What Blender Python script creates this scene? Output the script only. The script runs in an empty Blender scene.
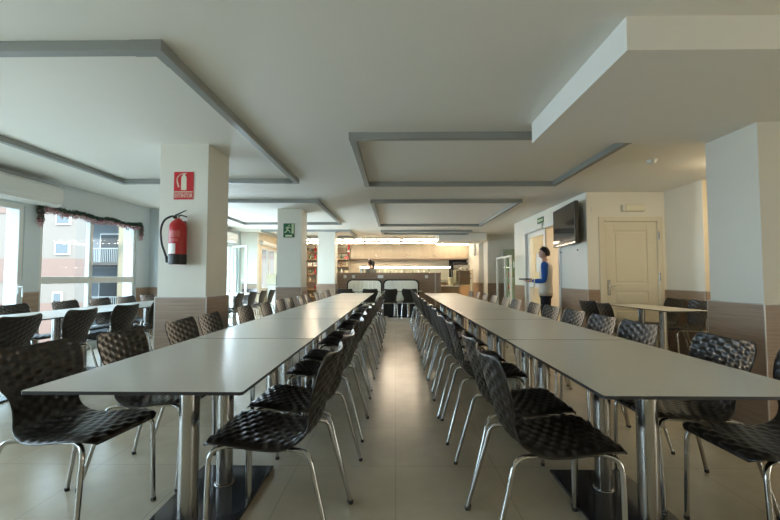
import bpy, bmesh, math, random
from mathutils import Vector, Matrix
R = math.radians
PI = math.pi
random.seed(7)
scene = bpy.context.scene
COL = scene.collection

# ------------------------------------------------------------------ camera, world, lights, exposure
cam_d = bpy.data.cameras.new('camera')
cam_d.sensor_width = 36.0
cam_d.lens = 387.0 / 780.0 * 36.0
cam_d.clip_start = 0.02
cam = bpy.data.objects.new('camera', cam_d)
COL.objects.link(cam)
cam.location = (0, 0, 1.148)
cam.rotation_euler = (R(92.5), 0, R(0.81))
scene.camera = cam

world = bpy.data.worlds.new('daylight')
scene.world = world
world.use_nodes = True
bg = world.node_tree.nodes['Background']
bg.inputs['Color'].default_value = (0.62, 0.82, 1.0, 1)
bg.inputs['Strength'].default_value = 2.6

sun_d = bpy.data.lights.new('sun', 'SUN')
sun_d.energy = 1.8
sun_d.angle = R(1.0)
sun_d.color = (1.0, 0.93, 0.85)
sun = bpy.data.objects.new('sun', sun_d)
COL.objects.link(sun)
sun.rotation_euler = Vector((-0.35, 0.75, -0.6)).to_track_quat('-Z', 'Y').to_euler()


def area(name, loc, direction, sx, sy, power, color):
    d = bpy.data.lights.new(name, 'AREA')
    d.shape = 'RECTANGLE'
    d.size, d.size_y = sx, sy
    d.energy = power
    d.color = color
    o = bpy.data.objects.new(name, d)
    COL.objects.link(o)
    o.location = loc
    o.rotation_euler = Vector(direction).to_track_quat('-Z', 'Y').to_euler()
    return o


SKY = (0.70, 0.86, 1.0)
# area lights added at the window-wall openings to stand in for daylight
area('added_window_light', (-5.0, 0.35, 1.1), (1, 0, -0.7), 1.6, 1.9, 24, SKY)
area('added_window_light', (-5.0, 2.4, 1.1), (1, 0, -0.7), 1.5, 1.9, 15, SKY)
area('added_window_light', (-5.0, 3.98, 1.05), (1, 0, -0.7), 1.1, 1.9, 7, SKY)
area('added_window_light', (-4.85, 10.0, 1.05), (1, -0.5, -0.4), 0.9, 1.9, 105, SKY)  # added fill hidden by the pillar, turned to brighten the far room
# warm fill added at an unseen opening of the right-hand wall, behind the camera
area('added_warm_fill', (5.72, -1.2, 1.1), (-1, 0, -0.05), 1.2, 1.9, 18, (1.0, 0.66, 0.32))

scene.view_settings.view_transform = 'Standard'
scene.view_settings.look = 'None'
scene.view_settings.exposure = 1.47
scene.view_settings.gamma = 1.0
scene.view_settings.use_curve_mapping = False
try:
    scene.cycles.use_denoising = True
    scene.cycles.max_bounces = 14
    scene.cycles.diffuse_bounces = 10
    scene.cycles.glossy_bounces = 4
    scene.cycles.transparent_max_bounces = 12
    scene.cycles.caustics_reflective = False
    scene.cycles.caustics_refractive = False
    scene.cycles.sample_clamp_indirect = 6.0
except Exception:
    pass


# ------------------------------------------------------------------ materials
def base_mat(name):
    m = bpy.data.materials.new(name)
    m.use_nodes = True
    nt = m.node_tree
    return m, nt, nt.nodes['Principled BSDF']


def mat(name, col, rough=0.5, metal=0.0, var=0.05, scale=6.0, bump=0.0, spec=None, emit=None, coat=0.0):
    """principled surface with a little procedural variation"""
    m, nt, p = base_mat(name)
    N, L = nt.nodes, nt.links
    tc = N.new('ShaderNodeTexCoord')
    nz = N.new('ShaderNodeTexNoise')
    nz.inputs['Scale'].default_value = scale
    nz.inputs['Detail'].default_value = 4
    L.new(tc.outputs['Object'], nz.inputs['Vector'])
    mx = N.new('ShaderNodeMix')
    mx.data_type = 'RGBA'
    c = Vector(col[:3])
    mx.inputs['A'].default_value = (*(c * (1 - var)), 1)
    mx.inputs['B'].default_value = (*[min(1, v) for v in c * (1 + var)], 1)
    L.new(nz.outputs['Fac'], mx.inputs['Factor'])
    L.new(mx.outputs['Result'], p.inputs['Base Color'])
    p.inputs['Roughness'].default_value = rough
    p.inputs['Metallic'].default_value = metal
    if spec is not None:
        p.inputs['Specular IOR Level'].default_value = spec
    if coat:
        p.inputs['Coat Weight'].default_value = coat
    if bump:
        b = N.new('ShaderNodeBump')
        b.inputs['Strength'].default_value = bump
        b.inputs['Distance'].default_value = 0.01
        n2 = N.new('ShaderNodeTexNoise')
        n2.inputs['Scale'].default_value = scale * 12
        L.new(tc.outputs['Object'], n2.inputs['Vector'])
        L.new(n2.outputs['Fac'], b.inputs['Height'])
        L.new(b.outputs['Normal'], p.inputs['Normal'])
    if emit:
        p.inputs['Emission Color'].default_value = (*emit[0], 1)
        p.inputs['Emission Strength'].default_value = emit[1]
    return m


def wood_mat(name, c1, c2, rough=0.4, grain=(1.2, 1.2, 38)):
    m, nt, p = base_mat(name)
    N, L = nt.nodes, nt.links
    tc = N.new('ShaderNodeTexCoord')
    mp = N.new('ShaderNodeMapping')
    mp.inputs['Scale'].default_value = grain
    L.new(tc.outputs['Object'], mp.inputs['Vector'])
    nz = N.new('ShaderNodeTexNoise')
    nz.inputs['Scale'].default_value = 2.0
    nz.inputs['Detail'].default_value = 6
    nz.inputs['Roughness'].default_value = 0.65
    L.new(mp.outputs['Vector'], nz.inputs['Vector'])
    cr = N.new('ShaderNodeValToRGB')
    cr.color_ramp.elements[0].position = 0.3
    cr.color_ramp.elements[0].color = (*c1, 1)
    cr.color_ramp.elements[1].position = 0.72
    cr.color_ramp.elements[1].color = (*c2, 1)
    L.new(nz.outputs['Fac'], cr.inputs['Fac'])
    L.new(cr.outputs['Color'], p.inputs['Base Color'])
    p.inputs['Roughness'].default_value = rough
    return m


def floor_mat():
    m, nt, p = base_mat('floor_tiles')
    N, L = nt.nodes, nt.links
    tc = N.new('ShaderNodeTexCoord')
    br = N.new('ShaderNodeTexBrick')
    br.offset = 0.0
    br.inputs['Scale'].default_value = 1.0
    br.inputs['Brick Width'].default_value = 0.6
    br.inputs['Row Height'].default_value = 0.6
    br.inputs['Mortar Size'].default_value = 0.003
    br.inputs['Mortar Smooth'].default_value = 0.3
    br.inputs['Color1'].default_value = (0.57, 0.495, 0.37, 1)
    br.inputs['Color2'].default_value = (0.545, 0.475, 0.355, 1)
    br.inputs['Mortar'].default_value = (0.43, 0.38, 0.29, 1)
    L.new(tc.outputs['Object'], br.inputs['Vector'])
    nz = N.new('ShaderNodeTexNoise')
    nz.inputs['Scale'].default_value = 1.6
    nz.inputs['Detail'].default_value = 8
    nz.inputs['Roughness'].default_value = 0.65
    L.new(tc.outputs['Object'], nz.inputs['Vector'])
    cr = N.new('ShaderNodeValToRGB')
    cr.color_ramp.elements[0].position = 0.35
    cr.color_ramp.elements[0].color = (0.84, 0.84, 0.84, 1)
    cr.color_ramp.elements[1].position = 0.7
    cr.color_ramp.elements[1].color = (1.06, 1.06, 1.06, 1)
    L.new(nz.outputs['Fac'], cr.inputs['Fac'])
    mx = N.new('ShaderNodeMix')
    mx.data_type = 'RGBA'
    mx.blend_type = 'MULTIPLY'
    mx.inputs['Factor'].default_value = 1.0
    L.new(br.outputs['Color'], mx.inputs['A'])
    L.new(cr.outputs['Color'], mx.inputs['B'])
    L.new(mx.outputs['Result'], p.inputs['Base Color'])
    mr = N.new('ShaderNodeMapRange')
    mr.inputs['To Min'].default_value = 0.16
    mr.inputs['To Max'].default_value = 0.30
    L.new(nz.outputs['Fac'], mr.inputs['Value'])
    L.new(mr.outputs['Result'], p.inputs['Roughness'])
    p.inputs['Specular IOR Level'].default_value = 0.5
    return m


def glass_mat(name, tint=(0.95, 0.98, 0.97), refl=0.10):
    m = bpy.data.materials.new(name)
    m.use_nodes = True
    nt = m.node_tree
    N, L = nt.nodes, nt.links
    N.remove(N['Principled BSDF'])
    out = N['Material Output']
    tr = N.new('ShaderNodeBsdfTransparent')
    tr.inputs['Color'].default_value = (*tint, 1)
    gl = N.new('ShaderNodeBsdfGlossy')
    gl.inputs['Roughness'].default_value = 0.02
    lw = N.new('ShaderNodeLayerWeight')
    lw.inputs['Blend'].default_value = refl
    mx = N.new('ShaderNodeMixShader')
    geo = N.new('ShaderNodeNewGeometry')
    sb = N.new('ShaderNodeMath')
    sb.operation = 'SUBTRACT'
    sb.use_clamp = True
    L.new(lw.outputs['Fresnel'], sb.inputs[0])
    L.new(geo.outputs['Backfacing'], sb.inputs[1])
    L.new(sb.outputs[0], mx.inputs[0])
    L.new(tr.outputs[0], mx.inputs[1])
    L.new(gl.outputs[0], mx.inputs[2])
    L.new(mx.outputs[0], out.inputs['Surface'])
    return m


def emit_mat(name, col, s):
    m = bpy.data.materials.new(name)
    m.use_nodes = True
    nt = m.node_tree
    N, L = nt.nodes, nt.links
    N.remove(N['Principled BSDF'])
    e = N.new('ShaderNodeEmission')
    e.inputs['Color'].default_value = (*col, 1)
    e.inputs['Strength'].default_value = s
    L.new(e.outputs[0], N['Material Output'].inputs['Surface'])
    return m


M = {}
M['wall'] = mat('wall_paint', (0.72, 0.70, 0.625), 0.6, var=0.02, bump=0.02)
M['ceiling'] = mat('ceiling_paint', (0.81, 0.80, 0.75), 0.7, var=0.015)
M['daylit_wall'] = mat('daylight_tinted_wall_paint', (0.58, 0.64, 0.67), 0.6, var=0.02, bump=0.02)  # same wall paint with the bluish daylight tint put into its colour
M['cream_wall'] = mat('warm_cream_paint', (0.66, 0.58, 0.44), 0.6, var=0.03)
M['floor'] = floor_mat()
M['wainscot'] = wood_mat('grey_brown_laminate', (0.24, 0.165, 0.115), (0.36, 0.26, 0.185), 0.38)
M['pale_edge'] = mat('aluminium_edge', (0.46, 0.43, 0.40), 0.4, 0.5, var=0.03)
M['trunking'] = mat('grey_trunking', (0.30, 0.315, 0.305), 0.5, var=0.03)
M['top'] = mat('pale_grey_laminate', (0.54, 0.53, 0.48), 0.27, var=0.02, scale=14)
M['top_edge'] = mat('black_core', (0.018, 0.018, 0.02), 0.5)
M['steel'] = mat('brushed_steel', (0.45, 0.44, 0.42), 0.22, 1.0, var=0.04, scale=30)
M['chrome'] = mat('chrome', (0.46, 0.455, 0.44), 0.13, 1.0, var=0.02)
M['base'] = mat('dark_base_plate', (0.035, 0.038, 0.043), 0.12, 0.0, var=0.1, spec=0.6)
M['black'] = mat('black_plastic', (0.012, 0.012, 0.012), 0.45)
M['shell'] = mat('dark_brown_shell', (0.017, 0.0145, 0.0125), 0.28, var=0.1, spec=0.55)
M['white'] = mat('white_lacquer', (0.68, 0.69, 0.67), 0.35, var=0.02)
M['door'] = mat('cream_door', (0.62, 0.58, 0.46), 0.45, var=0.02)
M['glass'] = glass_mat('clear_glass')
M['red'] = mat('red_enamel', (0.42, 0.012, 0.014), 0.3, var=0.05)
M['sign_red'] = mat('sign_red', (0.55, 0.008, 0.015), 0.4, var=0.02)
M['sign_white'] = mat('sign_cream', (0.72, 0.70, 0.55), 0.5, var=0.02)
M['sign_green'] = mat('sign_green', (0.008, 0.10, 0.035), 0.4, var=0.05)
M['pale_green'] = mat('photoluminescent', (0.55, 0.62, 0.38), 0.5, var=0.03)
M['screen'] = mat('tv_screen', (0.010, 0.010, 0.011), 0.08, var=0.1, spec=0.6)
M['cushion'] = mat('cream_leather', (0.74, 0.73, 0.64), 0.4, var=0.04, bump=0.03)
M['cabinet'] = wood_mat('maple_fronts', (0.34, 0.28, 0.20), (0.42, 0.35, 0.25), 0.4, (3, 3, 0.6))
M['dark_wood'] = wood_mat('dark_panel', (0.22, 0.15, 0.105), (0.32, 0.225, 0.16), 0.4)
M['tan_wood'] = wood_mat('tan_wood', (0.36, 0.22, 0.11), (0.48, 0.31, 0.17), 0.45)
M['tube'] = emit_mat('fluorescent_tube', (1.0, 0.82, 0.60), 33.0)
M['warm_tube'] = emit_mat('warm_light_strip', (1.0, 0.86, 0.62), 9.0)
M['brick'] = mat('peach_render', (0.20, 0.125, 0.10), 0.8, var=0.06)
M['facade'] = mat('pale_render', (0.20, 0.165, 0.14), 0.8, var=0.04)
M['dark_window'] = mat('far_window', (0.10, 0.11, 0.12), 0.2)
M['skin'] = mat('skin', (0.52, 0.30, 0.21), 0.5, var=0.05)
M['hair'] = mat('dark_hair', (0.014, 0.010, 0.008), 0.5, var=0.2, scale=60)
M['brown_hair'] = mat('brown_hair', (0.035, 0.018, 0.010), 0.5, var=0.2, scale=60)
M['blue'] = mat('blue_cotton', (0.015, 0.09, 0.36), 0.8, var=0.06)
M['offwhite'] = mat('white_cotton', (0.62, 0.58, 0.50), 0.85, var=0.04)
M['navy'] = mat('navy_trousers', (0.010, 0.012, 0.022), 0.85, var=0.1)
M['grey_top'] = mat('grey_knit', (0.20, 0.22, 0.20), 0.85, var=0.06)
M['tinsel'] = mat('green_tinsel', (0.010, 0.06, 0.035), 0.4, var=0.3, scale=40)
M['tinsel_red'] = mat('red_tinsel', (0.35, 0.02, 0.05), 0.3, var=0.2)
M['tinsel_pale'] = mat('silver_pink_tinsel', (0.60, 0.42, 0.44), 0.25, 0.3, var=0.15)
M['leaf'] = mat('tree_leaves', (0.10, 0.20, 0.06), 0.8, var=0.4, scale=9)
M['amber'] = mat('amber_bottle', (0.25, 0.10, 0.03), 0.2, var=0.1)
M['bottle_green'] = mat('green_bottle', (0.04, 0.12, 0.05), 0.2, var=0.1)
M['china'] = mat('white_china', (0.75, 0.72, 0.66), 0.3, var=0.02)
M['yellow'] = mat('pale_yellow', (0.74, 0.67, 0.45), 0.5, var=0.04)
M['eye'] = mat('eye', (0.02, 0.015, 0.01), 0.2)
M['lip'] = mat('lip', (0.35, 0.12, 0.10), 0.5)


# ------------------------------------------------------------------ helpers
class MB:
    """collects shapes and links them as one mesh object"""

    def __init__(self):
        self.bm = bmesh.new()
        self.mi = 0

    def _tag(self, before):
        for f in self.bm.faces:
            if f not in before:
                f.material_index = self.mi

    def box(self, x0, x1, y0, y1, z0, z1, bev=0.0, seg=2, mtx=None):
        bm = self.bm
        co = [(x0, y0, z0), (x1, y0, z0), (x1, y1, z0), (x0, y1, z0), (x0, y0, z1), (x1, y0, z1), (x1, y1, z1), (x0, y1, z1)]
        if mtx is not None:
            co = [mtx @ Vector(c) for c in co]
        v = [bm.verts.new(c) for c in co]
        fs = []
        for q in ((3, 2, 1, 0), (4, 5, 6, 7), (0, 1, 5, 4), (1, 2, 6, 5), (2, 3, 7, 6), (3, 0, 4, 7)):
            f = bm.faces.new([v[i] for i in q])
            f.material_index = self.mi
            fs.append(f)
        if bev > 0:
            ed = list({e for f in fs for e in f.edges})
            r = bmesh.ops.bevel(bm, geom=ed, offset=bev, segments=seg, profile=0.5, affect='EDGES')
            for f in r['faces']:
                f.material_index = self.mi
        return self

    def cyl(self, p0, p1, r0, r1=None, n=20, caps=True):
        r1 = r0 if r1 is None else r1
        self.sweep([p0, p1], [r0, r1], n, caps)
        return self

    def sweep(self, pts, rad, n=12, caps=True):
        pts = [Vector(p) for p in pts]
        if not isinstance(rad, (list, tuple)):
            rad = [rad] * len(pts)
        bm = self.bm
        t0 = (pts[1] - pts[0]).normalized()
        a = Vector((0, 0, 1)) if abs(t0.z) < 0.9 else Vector((1, 0, 0))
        u = t0.cross(a).normalized()
        rings = []
        for i, p in enumerate(pts):
            if i == 0:
                t = pts[1] - pts[0]
            elif i == len(pts) - 1:
                t = pts[-1] - pts[-2]
            else:
                t = (pts[i + 1] - p).normalized() + (p - pts[i - 1]).normalized()
            t.normalize()
            u = (u - t * u.dot(t)).normalized()
            w = t.cross(u)
            rings.append([bm.verts.new(p + (u * math.cos(2 * PI * k / n) + w * math.sin(2 * PI * k / n)) * rad[i]) for k in range(n)])
        for a_, b_ in zip(rings, rings[1:]):
            for k in range(n):
                f = bm.faces.new((a_[k], a_[(k + 1) % n], b_[(k + 1) % n], b_[k]))
                f.material_index = self.mi
                f.smooth = True
        if caps:
            f = bm.faces.new([bm.verts.new(v.co) for v in reversed(rings[0])])
            f.material_index = self.mi
            f = bm.faces.new([bm.verts.new(v.co) for v in rings[-1]])
            f.material_index = self.mi
        return self

    def loft(self, rings, n=28):
        """stacked ellipses (cx, cy, z, rx, ry), open at both ends turned inward"""
        bm = self.bm
        rs = []
        for cx, cy, z, rx, ry in rings:
            rs.append([bm.verts.new((cx + rx * math.cos(2 * PI * k / n), cy + ry * math.sin(2 * PI * k / n), z)) for k in range(n)])
        for a, b in zip(rs, rs[1:]):
            for k in range(n):
                f = bm.faces.new((a[k], a[(k + 1) % n], b[(k + 1) % n], b[k]))
                f.material_index = self.mi
                f.smooth = True
        return self

    def lathe(self, prof, c=(0, 0, 0), n=24):
        bm = self.bm
        rings = []
        for r, z in prof:
            if r < 1e-6:
                rings.append([bm.verts.new((c[0], c[1], c[2] + z))])
            else:
                rings.append([bm.verts.new((c[0] + r * math.cos(2 * PI * k / n), c[1] + r * math.sin(2 * PI * k / n), c[2] + z)) for k in range(n)])
        for a, b in zip(rings, rings[1:]):
            for k in range(n):
                k2 = (k + 1) % n
                if len(a) == 1 and len(b) == 1:
                    continue
                if len(a) == 1:
                    f = bm.faces.new((a[0], b[k2], b[k]))
                elif len(b) == 1:
                    f = bm.faces.new((a[k], a[k2], b[0]))
                else:
                    f = bm.faces.new((a[k], a[k2], b[k2], b[k]))
                f.material_index = self.mi
                f.smooth = True
        return self

    def prism(self, pts, z0, z1, mtx=None):
        """polygon in xy extruded along z (then moved by mtx)"""
        bm = self.bm
        T = mtx if mtx is not None else Matrix()
        lo = [bm.verts.new(T @ Vector((x, y, z0))) for x, y in pts]
        hi = [bm.verts.new(T @ Vector((x, y, z1))) for x, y in pts]
        fs = [bm.faces.new(list(reversed(lo))), bm.faces.new(hi)]
        for k in range(len(pts)):
            k2 = (k + 1) % len(pts)
            fs.append(bm.faces.new((lo[k], lo[k2], hi[k2], hi[k])))
        for f in fs:
            f.material_index = self.mi
        return self

    def ball(self, c, rx, ry=None, rz=None, u=16, v=10, rot=None):
        ry = rx if ry is None else ry
        rz = rx if rz is None else rz
        before = set(self.bm.faces)
        T = Matrix.Translation(c)
        if rot is not None:
            T = T @ rot.to_4x4()
        T = T @ Matrix.Diagonal((rx, ry, rz, 1))
        bmesh.ops.create_uvsphere(self.bm, u_segments=u, v_segments=v, radius=1, matrix=T)
        for f in self.bm.faces:
            if f not in before:
                f.material_index = self.mi
                f.smooth = True
        return self

    def use(self, i):
        self.mi = i
        return self

    def build(self, name, mats, parent=None, smooth=False, loc=None):
        bmesh.ops.recalc_face_normals(self.bm, faces=self.bm.faces)
        me = bpy.data.meshes.new(name)
        self.bm.to_mesh(me)
        self.bm.free()
        if not isinstance(mats, (list, tuple)):
            mats = [mats]
        for m in mats:
            me.materials.append(M[m] if isinstance(m, str) else m)
        if smooth:
            for p in me.polygons:
                p.use_smooth = True
        o = bpy.data.objects.new(name, me)
        COL.objects.link(o)
        if parent is not None:
            o.parent = parent
        if loc is not None:
            o.location = loc
        return o


def tag(o, label, cat, group=None):
    o['label'] = label
    o['category'] = cat
    if group:
        o['group'] = group
    return o


def thing(name, label, cat, loc=(0, 0, 0), rz=0.0, group=None):
    o = bpy.data.objects.new(name, None)
    o.empty_display_size = 0.1
    COL.objects.link(o)
    o.location = loc
    o.rotation_euler = (0, 0, rz)
    return tag(o, label, cat, group)


def struct(o):
    o['kind'] = 'structure'
    return o


KIDS = {}


def kids(o):
    return [c for c in bpy.data.objects if c.parent == o]


def tree(o):
    """(object, [trees of its children])"""
    return (o, [tree(c) for c in kids(o)])


def dup(tr, parent=None):
    o, ch = tr
    c = o.copy()
    COL.objects.link(c)
    c.parent = parent
    for t in ch:
        dup(t, c)
    return c


def smooth_path(pts, n=6):
    """Catmull-Rom through the points"""
    P = [Vector(p) for p in pts]
    P = [P[0] * 2 - P[1]] + P + [P[-1] * 2 - P[-2]]
    out = []
    for i in range(1, len(P) - 2):
        a, b, c, d = P[i - 1], P[i], P[i + 1], P[i + 2]
        for k in range(n):
            t = k / n
            out.append(0.5 * (2 * b + (c - a) * t + (2 * a - 5 * b + 4 * c - d) * t * t + (3 * b - a - 3 * c + d) * t ** 3))
    out.append(P[-2])
    return out


def lerp_curve(tab, t):
    """smooth interpolation through (t, value...) rows"""
    for i in range(len(tab) - 1):
        if tab[i][0] <= t <= tab[i + 1][0]:
            a, b = tab[max(i - 1, 0)], tab[min(i + 2, len(tab) - 1)]
            p, q = tab[i], tab[i + 1]
            s = (t - p[0]) / (q[0] - p[0])
            res = []
            for k in range(1, len(p)):
                h = q[0] - p[0]
                m0 = (q[k] - a[k]) / (q[0] - a[0]) * h
                m1 = (b[k] - p[k]) / (b[0] - p[0]) * h
                res.append((2 * s ** 3 - 3 * s * s + 1) * p[k] + (s ** 3 - 2 * s * s + s) * m0 + (-2 * s ** 3 + 3 * s * s) * q[k] + (s ** 3 - s * s) * m1)
            return res if len(res) > 1 else res[0]
    r = tab[-1][1:] if t > tab[-1][0] else tab[0][1:]
    return list(r) if len(r) > 1 else r[0]


def text_obj(name, body, size, loc, rot, m, parent=None, ext=0.0008, align='CENTER', sx=1.0):
    cu = bpy.data.curves.new(name, 'FONT')
    cu.body = body
    cu.size = size
    cu.extrude = ext
    cu.align_x = align
    cu.align_y = 'CENTER'
    o = bpy.data.objects.new(name, cu)
    COL.objects.link(o)
    dg = bpy.context.evaluated_depsgraph_get()
    me = bpy.data.meshes.new_from_object(o.evaluated_get(dg))
    bpy.data.objects.remove(o)
    me.transform(Matrix.Diagonal((sx, 1, 1, 1)))
    me.materials.clear()
    me.materials.append(M[m])
    o = bpy.data.objects.new(name, me)
    COL.objects.link(o)
    o.location = loc
    o.rotation_euler = rot
    if parent is not None:
        o.parent = parent
    return o


# ------------------------------------------------------------------ room shell
HC = 2.5
b = MB().box(-6, 6.2, -3.6, 16, -0.2, 0)
struct(b.build('floor', 'floor'))
b = MB().box(-5.3, 6.2, -3.6, 16, HC, HC + 0.25)
struct(b.build('ceiling', 'ceiling'))


def wall(name, axis, face, thick, a0, a1, openings=(), m='wall', z1=HC, z0=0.0):
    """wall slab; axis 'x': plane x = face .. face + thick running along y; openings (a0, a1, z0, z1)"""
    mb = MB()
    cuts = sorted({a0, a1, *[v for o in openings for v in o[:2]]})
    for s0, s1 in zip(cuts, cuts[1:]):
        mid = (s0 + s1) / 2
        holes = sorted([(o[2], o[3]) for o in openings if o[0] < mid < o[1]])
        z = z0
        spans = []
        for h0, h1 in holes:
            if h0 > z:
                spans.append((z, h0))
            z = h1
        if z < z1:
            spans.append((z, z1))
        for q0, q1 in spans:
            f0, f1 = sorted((face, face + thick))
            if axis == 'x':
                mb.box(f0, f1, s0, s1, q0, q1)
            else:
                mb.box(s0, s1, f0, f1, q0, q1)
    return struct(mb.build(name, m))


WIN = [(-0.5, 1.2, 0.1, 2.12), (1.6, 3.15, 0.1, 2.12), (3.4, 4.97, 0.03, 2.08), (5.2, 7.17, 0.12, 2.12)]
wall('wall_left', 'x', -4.85, -0.25, -3.4, 7.55, WIN, 'daylit_wall')
wall('wall_left', 'x', -4.65, -0.45, 7.55, 11.55, [(9.5, 11.42, 0.03, 2.06)], 'daylit_wall')
wall('wall_left', 'y', 11.55, 0.2, -5.1, -4.15, ())
wall('wall_left', 'x', -4.15, -0.25, 11.75, 15.4, [(11.95, 13.95, 0.75, 2.08)], 'cream_wall')
wall('wall_rear', 'y', -3.4, -0.2, -5.1, 5.8)
wall('wall_right', 'x', 5.6, 0.2, -3.4, 5.6, [(-1.8, -0.6, 0.03, 2.1)])
wall('wall_right', 'y', 5.4, 0.2, 4.275, 5.6, (), 'cream_wall')
wall('wall_right', 'x', 4.27, 0.2, 5.6, 6.36)
struct(MB().box(4.268, 4.275, 5.402, 5.6, 0, HC).build('wall_right', 'wall'))
wall('wall_right', 'y', 6.16, 0.2, 3.04, 4.27, [(3.30, 4.14, 0.0, 2.03)])
wall('wall_right', 'x', 3.04, 0.16, 6.36, 9.9, [(7.2, 9.04, 0.0, 2.15)])
wall('wall_back', 'y', 12.5, 0.2, 2.97, 4.8)
wall('wall_right', 'x', 4.6, 0.2, 6.36, 12.5, (), 'cream_wall')
wall('wall_right', 'y', 9.74, 0.16, 3.2, 4.6, ())
wall('wall_back', 'x', 2.97, 0.2, 12.7, 13.1)
wall('wall_back', 'x', 2.82, 0.3, 13.1, 15.4, (), 'wall')
wall('wall_back', 'y', 15.4, 0.2, -4.4, 3.2, (), 'cream_wall')
struct(MB().box(1.2, 5.6, 1.97, 3.37, 2.32, HC).build('ceiling', 'ceiling'))      # dropped beam over the pillar
struct(MB().box(1.33, 2.82, 11.95, 13.1, 2.27, HC).build('ceiling', 'ceiling'))


def dado(name, x0, x1, y0, y1, corners=()):
    """wood laminate dado with a pale cap and pale corner strips"""
    o = struct(MB().box(x0, x1, y0, y1, 0.0, 0.94).build(name, 'wainscot'))
    mb = MB().box(x0 - 0.002, x1 + 0.002, y0 - 0.002, y1 + 0.002, 0.94, 0.952)
    for cx, cy in corners:
        mb.box(cx - 0.005, cx + 0.005, cy - 0.005, cy + 0.005, 0, 0.94)
    struct(mb.build('trim_edge', 'pale_edge'))
    return o


dado('trim_dado', -4.85, -4.838, 4.97, 5.2)
dado('trim_dado', -4.85, -4.838, 7.17, 7.55)
dado('trim_dado', -4.85, -4.64, 7.538, 7.55, [(-4.64, 7.538)])
dado('trim_dado', -4.65, -4.638, 7.56, 9.5)
dado('trim_dado', -4.6, -4.15, 11.538, 11.55)
dado('trim_dado', 4.258, 4.27, 5.4, 6.16, [(4.258, 5.4)])
dado('trim_dado', 4.27, 5.6, 5.388, 5.4)
dado('trim_dado', 3.04, 3.22, 6.148, 6.16, [(3.034, 6.154)])
dado('trim_dado', 4.22, 4.258, 6.148, 6.16)
dado('trim_dado', 3.028, 3.04, 6.16, 7.12)
dado('trim_dado', 3.028, 3.04, 9.12, 9.9, [(3.034, 9.9)])
dado('trim_dado', 2.96, 4.6, 12.488, 12.5, [(2.965, 12.494)])
dado('trim_dado', 2.82, 2.96, 13.088, 13.1)
dado('trim_dado', 2.808, 2.82, 13.1, 14.2)


def pillar(x0, x1, y0, y1, ztop, label):
    o = struct(MB().box(x0, x1, y0, y1, 0, ztop).build('wall_pillar', 'wall'))
    t = 0.014
    mb = MB()
    mb.box(x0 - t, x1 + t, y0 - t, y1 + t, 0.0, 0.94)
    struct(mb.build('trim_dado', 'wainscot'))
    mb = MB()
    e = t + 0.004
    mb.box(x0 - e, x1 + e, y0 - e, y1 + e, 0.94, 0.948)
    for cx in (x0 - t, x1 + t):
        for cy in (y0 - t, y1 + t):
            mb.box(cx - 0.004, cx + 0.004, cy - 0.004, cy + 0.004, 0, 0.94)
    struct(mb.build('trim_edge', 'pale_edge'))
    return o


pillar(-2.39, -1.90, 3.86, 4.34, HC, '')
pillar(-2.35, -1.87, 7.63, 8.12, HC, '')
pillar(-2.29, -1.78, 11.33, 11.82, HC, '')
pillar(2.735, 3.225, 2.92, 3.41, 2.32, '')


# ---- windows of the window wall
def window(name, x, y0, y1, z0, z1, transom=None, mullions=(), handle=None, depth=0.07):
    """frame set in the wall opening, panes and an optional handle"""
    fw = 0.06
    root = MB()
    xa, xb = x - depth, x + 0.0
    root.box(xa, xb, y0, y0 + fw, z0, z1, 0.006)
    root.box(xa, xb, y1 - fw, y1, z0, z1, 0.006)
    root.box(xa, xb, y0 + fw, y1 - fw, z1 - fw, z1, 0.006)
    root.box(xa, xb, y0 + fw, y1 - fw, z0, z0 + fw, 0.006)
    for my, mw in mullions:
        root.box(xa, xb, my - mw / 2, my + mw / 2, z0 + fw, z1 - fw, 0.006)
    if transom:
        root.box(xa + 0.002, xb + 0.004, y0 + fw, y1 - fw, transom - 0.05, transom + 0.05, 0.006)
    o = struct(root.build(name, 'white'))
    g = MB().box(x - 0.042, x - 0.036, y0 + fw * 0.8, y1 - fw * 0.8, z0 + fw * 0.8, z1 - fw * 0.8)
    g.build('glass_pane', 'glass', o)
    if handle:
        h = MB()
        hy, hz = handle
        h.box(x, x + 0.012, hy - 0.014, hy + 0.014, hz - 0.06, hz + 0.06, 0.004)
        h.sweep(smooth_path([(x + 0.012, hy, hz + 0.03), (x + 0.05, hy, hz + 0.03), (x + 0.055, hy, hz), (x + 0.055, hy, hz - 0.1)]), 0.009, 10)
        h.build('handle', 'white', o)
    return o


window('window_2', -4.87, *WIN[0][:4], transom=1.1, mullions=[(0.35, 0.07)])
window('window_3', -4.87, *WIN[1][:4], transom=1.1, mullions=[(2.37, 0.07)])
window('door_1', -4.86, *WIN[2][:4], mullions=[(4.1, 0.1)], handle=(4.93, 0.99))
window('window_4', -4.87, *WIN[3][:4], transom=1.10, mullions=[(6.12, 0.07)])
window('door_2', -4.70, 9.5, 11.42, 0.03, 2.06, mullions=[(10.92, 0.08)])
window('window_5', -4.18, 11.95, 13.95, 0.75, 2.08, mullions=[(12.7, 0.08)])
window('window_6', 5.68, -1.8, -0.6, 0.03, 2.1, mullions=[(-1.2, 0.1)])

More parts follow.
